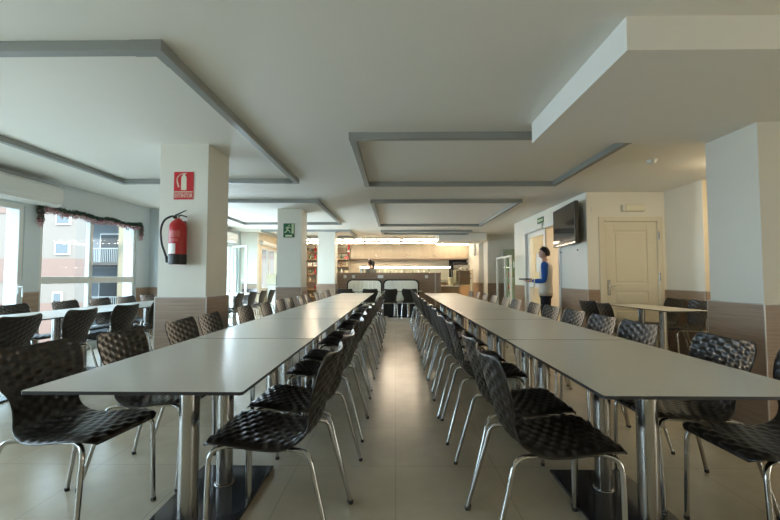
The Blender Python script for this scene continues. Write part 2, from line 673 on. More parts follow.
# open terrace door leaf
lf = thing('glass_door_leaf', 'white framed glass door leaf standing open beyond the extinguisher pillar', 'door', (-4.63, 10.9, 0.03), math.atan2(-0.30, 0.53))
mb = MB()
w_, h_ = 0.62, 2.0
mb.box(0, 0.06, -0.02, 0.02, 0, h_, 0.005).box(w_ - 0.06, w_, -0.02, 0.02, 0, h_, 0.005)
mb.box(0.06, w_ - 0.06, -0.02, 0.02, h_ - 0.06, h_, 0.005).box(0.06, w_ - 0.06, -0.02, 0.02, 0, 0.1, 0.005)
mb.build('frame', 'white', lf)
MB().box(0.05, w_ - 0.05, -0.004, 0.004, 0.09, h_ - 0.05).build('glass_pane', 'glass', lf)
hb = MB().box(w_ - 0.045, w_ - 0.015, -0.032, -0.02, 0.95, 1.09, 0.003)
hb.sweep([(w_ - 0.03, -0.03, 1.04), (w_ - 0.03, -0.07, 1.04), (w_ - 0.14, -0.07, 1.04)], 0.009, 10)
hb.build('handle', 'steel', lf)

# roller blind over the far window
rb = thing('roller_blind', 'white roller blind rolled up over the far window in the cream wall', 'blind', (-4.15, 12.9, 2.1))
MB().box(0.002, 0.10, -1.15, 1.1, 0.06, 0.16, 0.02).build('cassette', 'white', rb)
MB().cyl((0.05, -1.1, 0.05), (0.05, 1.05, 0.05), 0.03).build('roll', 'white', rb)


# ---- cream panelled door in the alcove
def panel_door():
    mb = MB()
    fx0, fx1, zt = 3.22, 4.22, 2.10
    y = 6.16
    mb.box(fx0, 3.304, y - 0.022, y + 0.1, 0, zt, 0.006)
    mb.box(4.136, fx1, y - 0.022, y + 0.1, 0, zt, 0.006)
    mb.box(3.304, 4.136, y - 0.022, y + 0.1, 2.026, zt, 0.006)
    o = struct(mb.build('door_3', 'door'))
    lm = MB()
    x0, x1 = 3.304, 4.136
    yf = y + 0.01
    lm.box(x0, x1, yf + 0.006, yf + 0.045, 0.006, 2.024)
    st = 0.155
    for a, bb in ((0.99, 1.885), (0.76, 0.93), (0.15, 0.70)):
        pass
    lm.box(x0, x0 + st, yf - 0.004, yf + 0.01, 0.006, 2.024, 0.003)
    lm.box(x1 - st, x1, yf - 0.004, yf + 0.01, 0.006, 2.024, 0.003)
    for z0, z1 in ((1.885, 2.024), (0.925, 1.04), (0.64, 0.70), (0.006, 0.16)):
        lm.box(x0 + st, x1 - st, yf - 0.004, yf + 0.01, z0, z1, 0.003)
    for z0, z1 in ((1.04, 1.885), (0.70, 0.925), (0.16, 0.64)):
        lm.box(x0 + st + 0.03, x1 - st - 0.03, yf - 0.002, yf + 0.01, z0 + 0.03, z1 - 0.03, 0.006)
    lm.build('door_leaf', 'door', o)
    h = MB()
    h.box(x0 + 0.04, x0 + 0.085, yf - 0.016, yf - 0.004, 0.86, 1.10, 0.004)
    h.sweep([(x0 + 0.062, yf - 0.016, 1.0), (x0 + 0.062, yf - 0.06, 1.0), (x0 + 0.19, yf - 0.06, 1.0)], 0.010, 10)
    h.build('door_handle', 'steel', o)
    for hz in (0.25, 1.15, 1.80):
        MB().cyl((x1 + 0.01, y - 0.03, hz - 0.06), (x1 + 0.01, y - 0.03, hz + 0.06), 0.012, n=10).build('hinge', 'steel', o)


panel_door()
MB().box(3.3, 4.14, 6.3, 6.34, 0, 2.03).build('wall_right', 'door')['kind'] = 'structure'


# ---- glazed doors in the television wall
def glazed_doors():
    mb = MB()
    x = 3.03
    y0, y1, zt = 7.2, 9.04, 2.15
    mb.box(x - 0.012, x + 0.17, y0 - 0.07, y0 + 0.006, 0, zt + 0.07, 0.005)
    mb.box(x - 0.012, x + 0.17, y1 - 0.006, y1 + 0.07, 0, zt + 0.07, 0.005)
    mb.box(x - 0.012, x + 0.17, y0, y1, zt - 0.006, zt + 0.07, 0.005)
    o = struct(mb.build('door_4', 'white'))
    f = MB()
    a0, a1 = 8.0, 9.03
    xa, xb = 3.08, 3.12
    f.box(xa, xb, a0, a0 + 0.09, 0.01, 2.14, 0.004)
    f.box(xa, xb, a1 - 0.09, a1, 0.01, 2.14, 0.004)
    for z0, z1 in ((0.01, 0.22), (0.92, 1.02), (2.04, 2.14)):
        f.box(xa, xb, a0 + 0.09, a1 - 0.09, z0, z1, 0.004)
    f.build('door_leaf', 'white', o)
    MB().box(3.096, 3.104, a0 + 0.08, a1 - 0.08, 0.2, 2.06).build('glass_pane', 'glass', o)
    h = MB().box(3.068, 3.08, a0 + 0.03, a0 + 0.06, 0.92, 1.12, 0.003)
    h.sweep([(3.07, a0 + 0.045, 1.05), (3.03, a0 + 0.045, 1.05), (3.03, a0 + 0.16, 1.05)], 0.009, 10)
    h.build('door_handle', 'steel', o)


glazed_doors()
p = tag(MB().box(3.086, 3.0955, 8.2, 8.52, 1.25, 1.66).build('paper_notice', 'white'), 'white sheet of paper taped to the glass door behind the man', 'notice')
# room behind the doors: timber lined back wall and an unseen lamp added to brighten it
struct(MB().box(4.55, 4.6, 6.4, 9.7, 0, 2.5).build('wall_right', 'tan_wood'))
lp = thing('added_ceiling_lamp', 'added unseen lamp brightening the room behind the glazed doors', 'lamp', (3.85, 8.1, 2.5))
MB().lathe([(0, 0), (0.17, 0), (0.17, -0.03), (0, -0.03)]).build('lamp_body', 'white', lp)
MB().lathe([(0.15, -0.03), (0.13, -0.06), (0.07, -0.08), (0, -0.085)]).build('diffuser', emit_mat('added_room_lamp_glow', (1.0, 0.85, 0.62), 60.0), lp)


# ---- grey trunking rectangles on the ceiling
def trunking(label, x0, x1, y0, y1):
    s = 0.062
    t = thing('ceiling_trunking', label, 'trunking', ((x0 + x1) / 2, (y0 + y1) / 2, HC), 0, 'grey trunking rectangles on the ceiling')
    hx, hy = (x1 - x0) / 2, (y1 - y0) / 2
    e = 0.0015
    for sx in (-1, 1):
        a, bb = sorted((sx * hx, sx * (hx - s)))
        MB().box(a, bb, -hy + s + 0.12, hy - s - 0.12, -s, 0, 0.004).build('rail', 'trunking', t)
    for sy in (-1, 1):
        a, bb = sorted((sy * hy, sy * (hy - s)))
        MB().box(-hx + s + 0.12, hx - s - 0.12, a, bb, -s, 0, 0.004).build('rail', 'trunking', t)
    for sx in (-1, 1):
        for sy in (-1, 1):
            m = MB()
            a, bb = sorted((sx * (hx + e), sx * (hx - s - e)))
            c, d = sorted((sy * (hy + e), sy * (hy - s - e)))
            c2, d2 = sorted((sy * (hy + e), sy * (hy - s - 0.12)))
            a2, b2 = sorted((sx * (hx - s - e), sx * (hx - s - 0.12)))
            m.box(a, bb, c2, d2, -s - e, 0)
            m.box(a2, b2, c, d, -s - e, 0)
            m.build('corner_piece', 'trunking', t)
    return t


trunking('large grey trunking rectangle on the ceiling around the extinguisher pillar', -3.81, -1.335, 2.13, 5.30)
trunking('grey trunking rectangle on the ceiling partly behind the dropped beam', -0.435, 2.28, 3.56, 5.50)
trunking('grey trunking rectangle around the pillar with the green exit sign', -3.81, -1.33, 6.64, 9.55)
trunking('grey trunking rectangle overhead between the two long tables and glazed doors', -0.435, 2.2, 6.70, 9.92)
trunking('grey trunking rectangle around the pillar beside the kitchen', -3.85, -1.28, 10.98, 12.7)
trunking('grey trunking rectangle next to the kitchen above the padded benches', -0.42, 2.2, 11.12, 11.9)


# ------------------------------------------------------------------ chairs
def chair_shell():
    """one-piece woven plastic shell: seat, waist and backrest"""
    prof = [(0.00, 0.262, 0.438), (0.05, 0.250, 0.458), (0.12, 0.205, 0.470), (0.22, 0.13, 0.466), (0.34, 0.03, 0.452),
            (0.44, -0.06, 0.446), (0.51, -0.125, 0.452), (0.57, -0.172, 0.476), (0.63, -0.20, 0.525), (0.70, -0.216, 0.585),
            (0.80, -0.240, 0.666), (0.90, -0.264, 0.746), (0.97, -0.282, 0.798), (1.00, -0.290, 0.817)]
    wid = [(0.00, 0.175), (0.03, 0.196), (0.08, 0.214), (0.18, 0.224), (0.34, 0.226), (0.46, 0.215), (0.55, 0.188), (0.61, 0.172),
           (0.66, 0.172), (0.72, 0.188), (0.79, 0.218), (0.87, 0.230), (0.93, 0.228), (0.97, 0.216), (0.99, 0.198), (1.00, 0.178)]
    NU, NV = 54, 170
    CU, CV = 9, 34
    th = 0.008

    def mid(u, t):
        y, z = lerp_curve(prof, t)
        w = lerp_curve(wid, t) * 0.91
        y2, z2 = lerp_curve(prof, min(1, t + 0.004))
        y1, z1 = lerp_curve(prof, max(0, t - 0.004))
        tan = Vector((0, y2 - y1, z2 - z1)).normalized()
        nor = Vector((0, -tan.z, tan.y)) * -1     # towards the sitter
        if nor.z < 0 and t < 0.5:
            nor = -nor
        # dish: edges lift a little on the seat, wrap forward on the back
        f = max(0.0, min(1.0, (t - 0.45) / 0.25))
        au = abs(u)
        lift = (1 - f) * (0.010 * u * u - (0.019 * ((au - 0.72) / 0.28) ** 2 if au > 0.72 else 0)) + f * 0.034 * (u * u)
        if t < 0.12:
            lift *= t / 0.12
        p = Vector((u * w, y, z)) + nor * lift
        # woven relief
        a = (u * 0.5 + 0.5) * CU
        k = math.floor(min(a, CU - 1e-6))
        s = math.sin(PI * (a - k))
        v = t * CV * PI + (PI if k % 2 else 0)
        h = 0.0033 * math.sin(v) * (s ** 0.7) - 0.0022 * (1 - s)
        edge = min(1.0, (1 - abs(u)) / 0.13, t / 0.03, (1 - t) / 0.03)
        h *= 0.05 + 0.95 * max(0.0, edge)
        return p, nor, h

    bm = bmesh.new()
    top, bot = [], []
    for j in range(NV + 1):
        t = j / NV
        r1, r2 = [], []
        for i in range(NU + 1):
            u = -1 + 2 * i / NU
            p, n, h = mid(u, t)
            e = min(1.0, (1 - abs(u)) / 0.03, t / 0.012 if t < 0.5 else (1 - t) / 0.012)
            hh = th / 2 * (0.45 + 0.55 * max(0, e))
            r1.append(bm.verts.new(p + n * (h + hh)))
            r2.append(bm.verts.new(p + n * (h - hh)))
        top.append(r1)
        bot.append(r2)
    for j in range(NV):
        for i in range(NU):
            bm.faces.new((top[j][i], top[j][i + 1], top[j + 1][i + 1], top[j + 1][i]))
            bm.faces.new((bot[j][i], bot[j + 1][i], bot[j + 1][i + 1], bot[j][i + 1]))
    loop = [(0, i) for i in range(NU)] + [(j, NU) for j in range(NV)] + [(NV, i) for i in range(NU, 0, -1)] + [(j, 0) for j in range(NV, 0, -1)]
    for (a, b_) in zip(loop, loop[1:] + loop[:1]):
        bm.faces.new((top[a[0]][a[1]], bot[a[0]][a[1]], bot[b_[0]][b_[1]], top[b_[0]][b_[1]]))
    bmesh.ops.recalc_face_normals(bm, faces=bm.faces)
    for f in bm.faces:
        f.smooth = True
    mb = MB()
    mb.bm.free()
    mb.bm = bm
    return mb


def make_chair():
    t = thing('dining_chair', 'tbd', 'chair')
    chair_shell().build('shell', 'shell', t)
    TR = 0.0105
    for sx in (-1, 1):
        # front leg with its bend under the seat corner, rear leg with its bend
        cap = [(0, 0), (0.0118, 0), (0.0122, 0.004), (0.0122, 0.016), (0.0112, 0.018), (0.0112, 0.012), (0, 0.012)]
        fr = MB()
        fr.sweep(smooth_path([(sx * 0.214, 0.222, 0.010), (sx * 0.206, 0.224, 0.15), (sx * 0.196, 0.225, 0.34), (sx * 0.190, 0.222, 0.405), (sx * 0.178, 0.200, 0.434), (sx * 0.160, 0.16, 0.441)], 5), TR, 10)
        lg = fr.build('leg', 'chrome', t)
        MB().lathe(cap, (sx * 0.214, 0.222, 0), 12).build('foot_cap', 'black', lg)
        rr = MB()
        rr.sweep(smooth_path([(sx * 0.222, -0.305, 0.010), (sx * 0.210, -0.266, 0.15), (sx * 0.196, -0.222, 0.31), (sx * 0.187, -0.197, 0.402), (sx * 0.174, -0.165, 0.428), (sx * 0.155, -0.10, 0.429)], 5), TR, 10)
        lg = rr.build('leg', 'chrome', t)
        MB().lathe(cap, (sx * 0.222, -0.305, 0), 12).build('foot_cap', 'black', lg)
    fm = MB()
    for sx in (-1, 1):
        fm.sweep(smooth_path([(sx * 0.160, 0.16, 0.441), (sx * 0.156, 0.04, 0.434), (sx * 0.155, -0.09, 0.428)], 4), TR, 10)
    for yy in (0.10, -0.06):
        fm.cyl((-0.155, yy, 0.433), (0.155, yy, 0.433), 0.008, n=10)
    fm.build('seat_frame', 'chrome', t)
    return t


ORD = ['first', 'second', 'third', 'fourth', 'fifth', 'sixth', 'seventh', 'eighth', 'ninth', 'tenth', 'eleventh', 'twelfth', 'thirteenth', 'fourteenth']
chair0 = make_chair()
chair_tree = tree(chair0)
used = []


def place_chair(x, y, rz, label, group):
    if not used:
        c = chair0
        used.append(1)
    else:
        c = dup(chair_tree)
    c.location = (x, y, 0)
    c.rotation_euler = (0, 0, rz)
    c['label'] = label
    c['group'] = group
    return c


def row(xs, ys, deg, text, group, jit=2.5):
    for k, y in enumerate(ys):
        dg_ = deg[k] if isinstance(deg, list) else deg
        place_chair((xs[k] if isinstance(xs, list) else xs) + random.uniform(-0.012, 0.012), y, R(dg_ + random.uniform(-jit, jit)), text % ORD[k], group)


AISLE_A = [1.80, 2.26, 2.97, 3.47, 4.17, 4.67, 5.38, 5.86, 6.55, 7.05, 7.75, 8.25, 8.95, 9.42]
AISLE_B = [1.75, 2.21, 2.92, 3.42, 4.12, 4.62, 5.32, 5.82, 6.50, 7.00, 7.70, 8.20, 8.90, 9.38]
row(-0.535, AISLE_A, 90, 'dark woven chair on the aisle beside the extinguisher-side long table, %s from the open end', 'chairs on the aisle side of the long table by the pillars')
row(0.668, AISLE_B, -90, 'dark woven chair on the aisle beside the television-side long table, %s from the open end', 'chairs on the aisle side of the long table by the television')
row([-1.485] + [-1.40] * 12, [1.845, 2.32, 2.95, 3.42, 4.22, 4.88, 5.52, 6.05, 6.70, 7.17, 8.05, 8.70, 9.45], [-99] + [-90] * 12, 'dark woven chair between the pillars and the long table, %s from the open end', 'chairs on the pillar side of the long table')
row([1.62, 1.53] + [1.49] * 11, [1.70, 2.14, 2.80, 3.27, 3.80, 4.36, 4.86, 5.58, 6.15, 6.80, 7.48, 8.18, 8.88], 90, 'dark woven chair on the wall side of the television-side table, %s from open end', 'chairs on the wall side of the long table by the television')
row(-3.42, [2.60, 3.24, 3.90, 4.56, 5.2, 5.8, 6.7], 90, 'dark woven chair on the pillar side of the window tables, %s from open end', 'chairs on the pillar side of the window table row')
row(-4.26, [3.85, 4.50, 5.24, 5.85, 6.45, 7.0], -90, 'dark woven chair between the window wall and its tables, %s from the open end', 'chairs on the window side of the window table row')
row(-3.40, [7.9, 8.58, 9.28, 9.92], 90, 'dark woven chair at the window row seen between the two pillars, %s from its front', 'chairs at the far part of the window row')
place_chair(-3.98, 10.36, R(185), 'dark woven chair at the head of the window row, by the open glass door', 'chairs at the far part of the window row')
for k, (x, tx) in enumerate(((-1.38, 'in front of the padded bench beside the kitchen pillar'), (-0.70, 'in front of the padded bench behind the pillar-side table end'),
                             (-0.15, 'at the head of the aisle, the one nearer the pillars'), (0.38, 'at the head of the aisle, the one nearer the television'))):
    place_chair(x, 10.78, R(random.uniform(-3, 3)), 'dark woven chair, ' + tx, 'chairs at the padded bench')
place_chair(2.93, 5.50, R(-84), 'dark woven chair at the alcove table, back to the aisle, television end', 'chairs at the alcove table')
place_chair(2.89, 4.96, R(-95), 'dark woven chair at the alcove table, back to the aisle, pillar end', 'chairs at the alcove table')
place_chair(3.93, 5.86, R(90), 'dark woven chair against the alcove wall, beside the cream door', 'chairs at the alcove table')
place_chair(3.93, 5.38, R(91), 'dark woven chair against the alcove wall, half behind the wide pillar', 'chairs at the alcove table')


# ------------------------------------------------------------------ tables
def make_table(L=1.191, W=0.80, name='dining_table'):
    """thin compact-laminate top on two steel columns and one dark base plate; long side along y"""
    t = thing(name, 'tbd', 'table')
    mb = MB()
    c = 0.012
    hx, hy = W / 2, L / 2
    pts = []
    for sx, sy, a0 in ((1, 1, 0), (-1, 1, 90), (-1, -1, 180), (1, -1, 270)):
        for k in range(5):
            a = R(a0 + 90 * k / 4)
            pts.append((sx * (hx - c) + c * math.cos(a), sy * (hy - c) + c * math.sin(a)))
    mb.prism(pts, 0.728, 0.740)
    mb.bm.normal_update()
    for f in mb.bm.faces:
        f.material_index = 0 if f.normal.z > 0.5 else 1
    mb.build('tabletop', ['top', 'top_edge'], t)
    for sy in (-1, 1):
        col = MB().cyl((0, sy * 0.19, 0.02), (0, sy * 0.19, 0.718), 0.043, n=28)
        cc = col.build('column', 'steel', t)
        MB().box(-0.16, 0.16, sy * 0.19 - 0.05, sy * 0.19 + 0.05, 0.716, 0.728, 0.003).build('mounting_plate', 'black', cc)
        MB().lathe([(0.044, 0), (0.052, 0), (0.052, 0.006), (0.044, 0.008)], (0, sy * 0.19, 0.0165), 28).build('collar', 'steel', cc)
    bp = MB().box(-0.21, 0.21, -0.39, 0.39, 0.004, 0.017, 0.003)
    bp.box(-0.2, 0.2, -0.38, 0.38, 0.0, 0.005)
    bp.build('base_plate', 'base', t)
    return t


table0 = make_table()
table_tree = tree(table0)
first = [True]


def place_table(x, y, rz, label, group):
    if first[0]:
        o = table0
        first[0] = False
    else:
        o = dup(table_tree)
    o.location = (x, y, 0)
    o.rotation_euler = (0, 0, rz)
    o['label'] = label
    o['group'] = group


for k in range(7):
    place_table(-0.943, 1.378 + 0.6 + 1.2 * k, 0, 'pale grey table, %s from the open end of the extinguisher-side long row' % ORD[k], 'tables of the long row by the pillars')
for k in range(7):
    place_table(1.115, 1.352 + 0.6 + 1.2 * k, 0, 'pale grey table, %s from the open end of the television-side long row' % ORD[k], 'tables of the long row by the television')
for k in range(6):
    place_table(-3.80, 3.3 + 1.2 * k, 0, 'pale grey table, %s from the open end of the row along the windows' % ORD[k], 'tables of the window row')


def small_table(label, x, y, rz, L, W, name):
    t = make_table(L, W, name)
    t.location = (x, y, 0)
    t.rotation_euler = (0, 0, rz)
    t['label'] = label
    return t


small_table('pale table standing alone in the alcove before the cream door', 3.46, 5.30, R(6), 1.25, 0.58, 'alcove_table')
small_table('narrow pale table at the padded bench by the kitchen pillar', -1.03, 11.17, R(90), 1.17, 0.46, 'bench_table')
small_table('narrow pale table at the padded bench at the aisle end', 0.18, 11.17, R(90), 1.17, 0.46, 'bench_table')

# ------------------------------------------------------------------ extinguisher pillar
fe = thing('fire_extinguisher', 'red fire extinguisher with black hose hung on the nearer pillar', 'fire extinguisher', (-2.14, 3.763, 1.27))
fe.scale = (0.9, 0.9, 0.975)
b = MB().lathe([(0, 0.0), (0.083, 0.0), (0.088, 0.012), (0.0885, 0.06), (0.0885, 0.36), (0.082, 0.40), (0.062, 0.432), (0.036, 0.45), (0.028, 0.462), (0, 0.464)], n=32)
b.build('cylinder', 'red', fe)
MB().lathe([(0.0892, 0.0), (0.0905, 0.004), (0.0905, 0.096), (0.0888, 0.1), (0.0888, 0.002)], n=32).build('base_ring', 'black', fe)
lb = MB()
for z0, z1, mi, a0, a1 in ((0.105, 0.205, 0, 215, 285), (0.225, 0.255, 1, 215, 300), (0.27, 0.335, 1, 215, 310)):
    n = 10
    lb.use(mi)
    vs = []
    for k in range(n + 1):
        a = R(a0 + (a1 - a0) * k / n)
        vs.append((lb.bm.verts.new((0.0893 * math.cos(a), 0.0893 * math.sin(a), z0)), lb.bm.verts.new((0.0893 * math.cos(a), 0.0893 * math.sin(a), z1))))
    for p_, q_ in zip(vs, vs[1:]):
        f = lb.bm.faces.new((p_[0], q_[0], q_[1], p_[1]))
        f.material_index = mi
ob = lb.build('label_sticker', ['china', mat('pale_red_print', (0.50, 0.10, 0.09), 0.4, var=0.5, scale=60)], fe)
MB().cyl((0, 0, 0.46), (0, 0, 0.492), 0.018, n=16).build('valve', 'steel', fe)
lv = MB()
lv.sweep([(0.0, 0, 0.49), (0.04, -0.01, 0.497), (0.105, -0.02, 0.478)], [0.010, 0.008, 0.007], 8)
lv.sweep([(-0.03, 0, 0.497), (0.02, -0.01, 0.515), (0.10, -0.02, 0.545)], [0.010, 0.008, 0.006], 8)
lv.build('lever', 'black', fe)
MB().cyl((-0.018, -0.0, 0.478), (-0.045, -0.02, 0.478), 0.016, n=12).build('gauge', 'black', fe)
MB().sweep(smooth_path([(-0.02, 0, 0.485), (-0.08, -0.01, 0.482), (-0.15, -0.01, 0.44), (-0.183, -0.01, 0.35), (-0.172, -0.01, 0.22), (-0.13, -0.02, 0.12), (-0.105, -0.02, 0.055)], 8), 0.011, 10).build('hose', 'black', fe)
MB().cyl((-0.112, -0.02, 0.085), (-0.098, -0.02, 0.02), 0.013, 0.018, n=12).build('nozzle', 'black', fe)
MB().box(-0.03, 0.03, 0.085, 0.107, 0.32, 0.45, 0.003).build('wall_bracket', 'black', fe)

sg = thing('extinguisher_sign', 'red sign with a pale extinguisher symbol reading EXTINTOR', 'sign', (-2.145, 3.857, 1.931))
MB().box(-0.10, 0.10, -0.004, 0.002, 0, 0.282, 0.002).build('plate', 'sign_red', sg)
q = MB().box(-0.095, 0.095, -0.0062, -0.0035, 0.072, 0.080)
q.build('dividing_line', 'sign_white', sg)
q = MB()
T = Matrix.Rotation(R(90), 4, 'X')      # xy polygon into xz, facing -y


def flat(mb, pts, y0, y1):
    """outline in x,z extruded along y"""
    mb.prism(pts, 0, y1 - y0, Matrix.Translation((0, y1, 0)) @ Matrix.Rotation(R(90), 4, 'X'))


body = [(-0.022, 0.095), (0.028, 0.095), (0.030, 0.10), (0.030, 0.215), (0.026, 0.235), (0.014, 0.245), (0.014, 0.258), (0.030, 0.262), (0.030, 0.268), (-0.004, 0.268), (-0.008, 0.258), (-0.008, 0.245), (-0.020, 0.235), (-0.024, 0.215), (-0.024, 0.10)]
flat(q, body, -0.0065, -0.0035)
hose = smooth_path([(-0.006, 0, 0.262), (-0.040, 0, 0.25), (-0.066, 0, 0.215), (-0.062, 0, 0.17), (-0.048, 0, 0.125)], 6)
q.sweep([(v.x, -0.004, v.z) for v in hose], [0.004 + 0.004 * (i / len(hose)) * (1 if i > len(hose) * 0.6 else 0.3) for i in range(len(hose))], 6)
q.build('extinguisher_symbol', 'sign_white', sg)
text_obj('lettering', 'EXTINTOR', 0.060, (0.0, -0.0045, 0.037), (R(90), 0, 0), 'sign_white', sg, sx=0.63)

# exit sign on the second pillar
ex = thing('exit_sign', 'green sign with a running figure on the second pillar', 'sign', (-2.115, 7.627, 1.93))
MB().box(-0.112, 0.112, -0.004, 0.002, 0, 0.28, 0.002).build('plate', 'sign_green', ex)
q = MB().box(0.052, 0.098, -0.0065, -0.003, 0.075, 0.272)
q.build('door_symbol', 'pale_green', ex)
q = MB().box(-0.07, 0.065, -0.0065, -0.003, 0.014, 0.052)
q.build('caption_strip', 'pale_green', ex)
q = MB()
for pts, w in (([(-0.01, 0.215), (-0.035, 0.15)], 0.014), ([(-0.005, 0.21), (0.022, 0.185), (0.035, 0.20)], 0.008), ([(-0.012, 0.21), (-0.05, 0.205), (-0.062, 0.175)], 0.008),
               ([(-0.035, 0.155), (0.005, 0.135), (0.022, 0.095)], 0.010), ([(-0.035, 0.155), (-0.052, 0.115), (-0.09, 0.10)], 0.010)):
    q.sweep([(x, -0.004, z) for x, z in pts], w, 8)
q.ball((0.006, -0.004, 0.24), 0.016, 0.004, 0.016)
q.build('running_figure', 'pale_green', ex)

# ------------------------------------------------------------------ window wall things
def air_conditioner(label, x, y, z, L, name='air_conditioner'):
    t = thing(name, label, 'air conditioner', (x, y, z))
    prof = [(0, 0), (0.15, 0.0), (0.20, 0.035), (0.215, 0.10), (0.21, 0.25), (0.18, 0.285), (0, 0.29)]
    mb = MB()
    mb.prism(prof, -L / 2, L / 2, Matrix(((1, 0, 0, 0), (0, 0, 1, 0), (0, 1, 0, 0), (0, 0, 0, 1))))
    mb.build('casing', 'white', t)
    MB().box(0.155, 0.211, -L / 2 + 0.05, L / 2 - 0.09, 0.015, 0.052, 0.003).build('air_flap', 'white', t)
    MB().box(0.205, 0.219, -L / 2 + 0.02, L / 2 - 0.02, 0.075, 0.235, 0.004).build('front_panel', 'white', t)
    MB().box(0.03, 0.18, -L / 2 + 0.03, L / 2 - 0.03, 0.288, 0.296).build('intake_grille', 'trunking', t)
    return t


air_conditioner('long white air conditioner above the balcony door beside the tinsel window', -4.85, 4.60, 2.112, 1.40)
air_conditioner('small white air conditioner far off above the open glass door', -4.65, 10.35, 2.10, 0.95)

# tinsel garland over the window
ga = thing('christmas_garland', 'green, red and silver tinsel garland draped over the window', 'garland', (-4.83, 6.18, 2.12))
path = smooth_path([(0.02, -1.03, -0.20), (0.02, -1.035, -0.10), (0.02, -1.02, 0.0), (0.03, -0.85, 0.005), (0.03, -0.65, -0.03), (0.03, -0.35, -0.01), (0.03, -0.05, -0.04), (0.03, 0.25, -0.005), (0.03, 0.55, -0.03), (0.03, 0.85, -0.015), (0.02, 1.02, 0.01), (0.02, 1.045, -0.08), (0.02, 1.05, -0.2)], 10)
rg = random.Random(3)


def tinsel(cnt, length, low, high):
    mb = MB()
    bm = mb.bm
    for _ in range(cnt):
        p = path[rg.randrange(len(path))] + Vector((0, rg.uniform(-0.03, 0.03), rg.uniform(low, high)))
        d = Vector((rg.gauss(0.25, 0.6), rg.gauss(0, 1), rg.gauss(0, 1))).normalized()
        if p.x + d.x * length < -0.005:
            d.x = abs(d.x)
        s = d.orthogonal().normalized() * 0.005
        L_ = length * rg.uniform(0.6, 1.1)
        v = [bm.verts.new(p - s), bm.verts.new(p + s), bm.verts.new(p + d * L_ + s), bm.verts.new(p + d * L_ - s)]
        bm.faces.new(v)
    return mb


tg = tinsel(2300, 0.04, -0.005, 0.015)
tg.sweep(path, 0.008, 6)
tg.build('green_tinsel', 'tinsel', ga)
rt_ = tinsel(260, 0.035, -0.05, -0.01)
rt_.sweep([p + Vector((0, 0, -0.02)) for p in path], 0.0018, 6)
rt_.build('red_tinsel', 'tinsel_red', ga)
tinsel(1100, 0.04, -0.085, -0.02).build('silver_tinsel', 'tinsel_pale', ga)

# far corner by the open door: counter with board and black box
dk = thing('side_counter', 'white side counter in the far corner beyond the second pillar', 'counter', (-3.55, 12.5, 0))
MB().box(-0.42, 0.42, -0.6, 0.6, 0.84, 0.88, 0.004).build('worktop', 'white', dk)
MB().box(-0.40, 0.40, -0.58, 0.58, 0.0, 0.84, 0.004).build('cabinet', 'white', dk)
bd = thing('menu_board', 'cream menu board standing on the side counter', 'board', (-3.86, 11.98, 0.88))
MB().box(-0.15, 0.15, -0.01, 0.01, 0.03, 0.36, 0.004).build('panel', 'sign_white', bd)
MB().box(-0.12, 0.12, -0.04, 0.06, 0.0, 0.03, 0.004).build('stand', 'white', bd)
bx = thing('loudspeaker', 'small black box loudspeaker beside the menu board', 'loudspeaker', (-3.62, 12.0, 0.88))
MB().box(-0.07, 0.07, -0.08, 0.08, 0, 0.33, 0.008).build('casing', 'black', bx)
MB().cyl((0, -0.081, 0.11), (0, -0.085, 0.11), 0.05).build('speaker_cone', 'trunking', bx)
MB().cyl((0, -0.081, 0.24), (0, -0.085, 0.24), 0.025).build('tweeter', 'trunking', bx)

# ------------------------------------------------------------------ television wall things
tv = thing('television', 'black flat television hung high on the wall beside the glazed doors', 'television', (2.985, 6.73, 1.69))
tv.rotation_euler = (0, 0, R(-6))
MB().box(-0.07, -0.01, -0.575, 0.575, 0, 0.68, 0.008).build('casing', 'black', tv)
MB().box(-0.074, -0.068, -0.54, 0.54, 0.075, 0.645).build('screen', 'screen', tv)
MB().box(-0.0755, -0.068, -0.575, 0.575, 0.0, 0.02).build('silver_trim', 'steel', tv)
mb = MB().box(-0.01, 0.05, -0.2, 0.2, 0.2, 0.45)
mb.build('wall_mount', 'black', tv)
for yy, tx in ((7.09, 'nearer the glazed doors'), (6.45, 'nearer the alcove')):
    k = thing('cable_grommet', 'small dark wall fitting under the television, ' + tx, 'wall fitting', (3.04, yy, 1.595), 0, 'wall fittings under the television')
    MB().cyl((0, 0, 0), (-0.012, 0, 0), 0.016, n=12).build('plate', 'white', k)
    MB().cyl((-0.012, 0, 0), (-0.03, 0, 0), 0.011, n=10).build('plug', 'black', k)
es = thing('exit_sign', 'small green exit sign over the glazed doors', 'sign', (3.035, 8.10, 2.27))
MB().box(-0.004, 0.004, -0.17, 0.17, 0, 0.12).build('plate', 'sign_green', es)
q = MB().box(-0.006, -0.003, -0.14, 0.14, 0.035, 0.085)
q.build('pictogram', 'pale_green', es)
el = thing('emergency_light', 'cream emergency light under the exit sign over the glazed doors', 'emergency light', (3.04, 8.10, 2.20))
MB().box(-0.05, 0.0, -0.18, 0.18, -0.05, 0.05, 0.012).build('body', 'door', el)
MB().box(-0.056, -0.048, -0.15, 0.15, -0.035, 0.035, 0.004).build('diffuser', 'white', el)
el = thing('emergency_light', 'cream emergency light above the cream panelled door', 'emergency light', (3.76, 6.16, 2.235))
MB().box(-0.18, 0.18, -0.05, 0, -0.052, 0.052, 0.012).build('body', 'door', el)
MB().box(-0.13, 0.165, -0.057, -0.048, -0.04, 0.04, 0.006).build('diffuser', 'sign_white', el)
MB().box(-0.178, -0.14, -0.058, -0.048, -0.05, 0.05, 0.006).build('end_cap', 'white', el)
sd = thing('smoke_detector', 'round white smoke detector on the ceiling before the alcove', 'smoke detector', (2.97, 4.47, HC))
MB().lathe([(0, 0), (0.055, 0), (0.055, -0.015), (0, -0.015)]).build('base', 'white', sd)
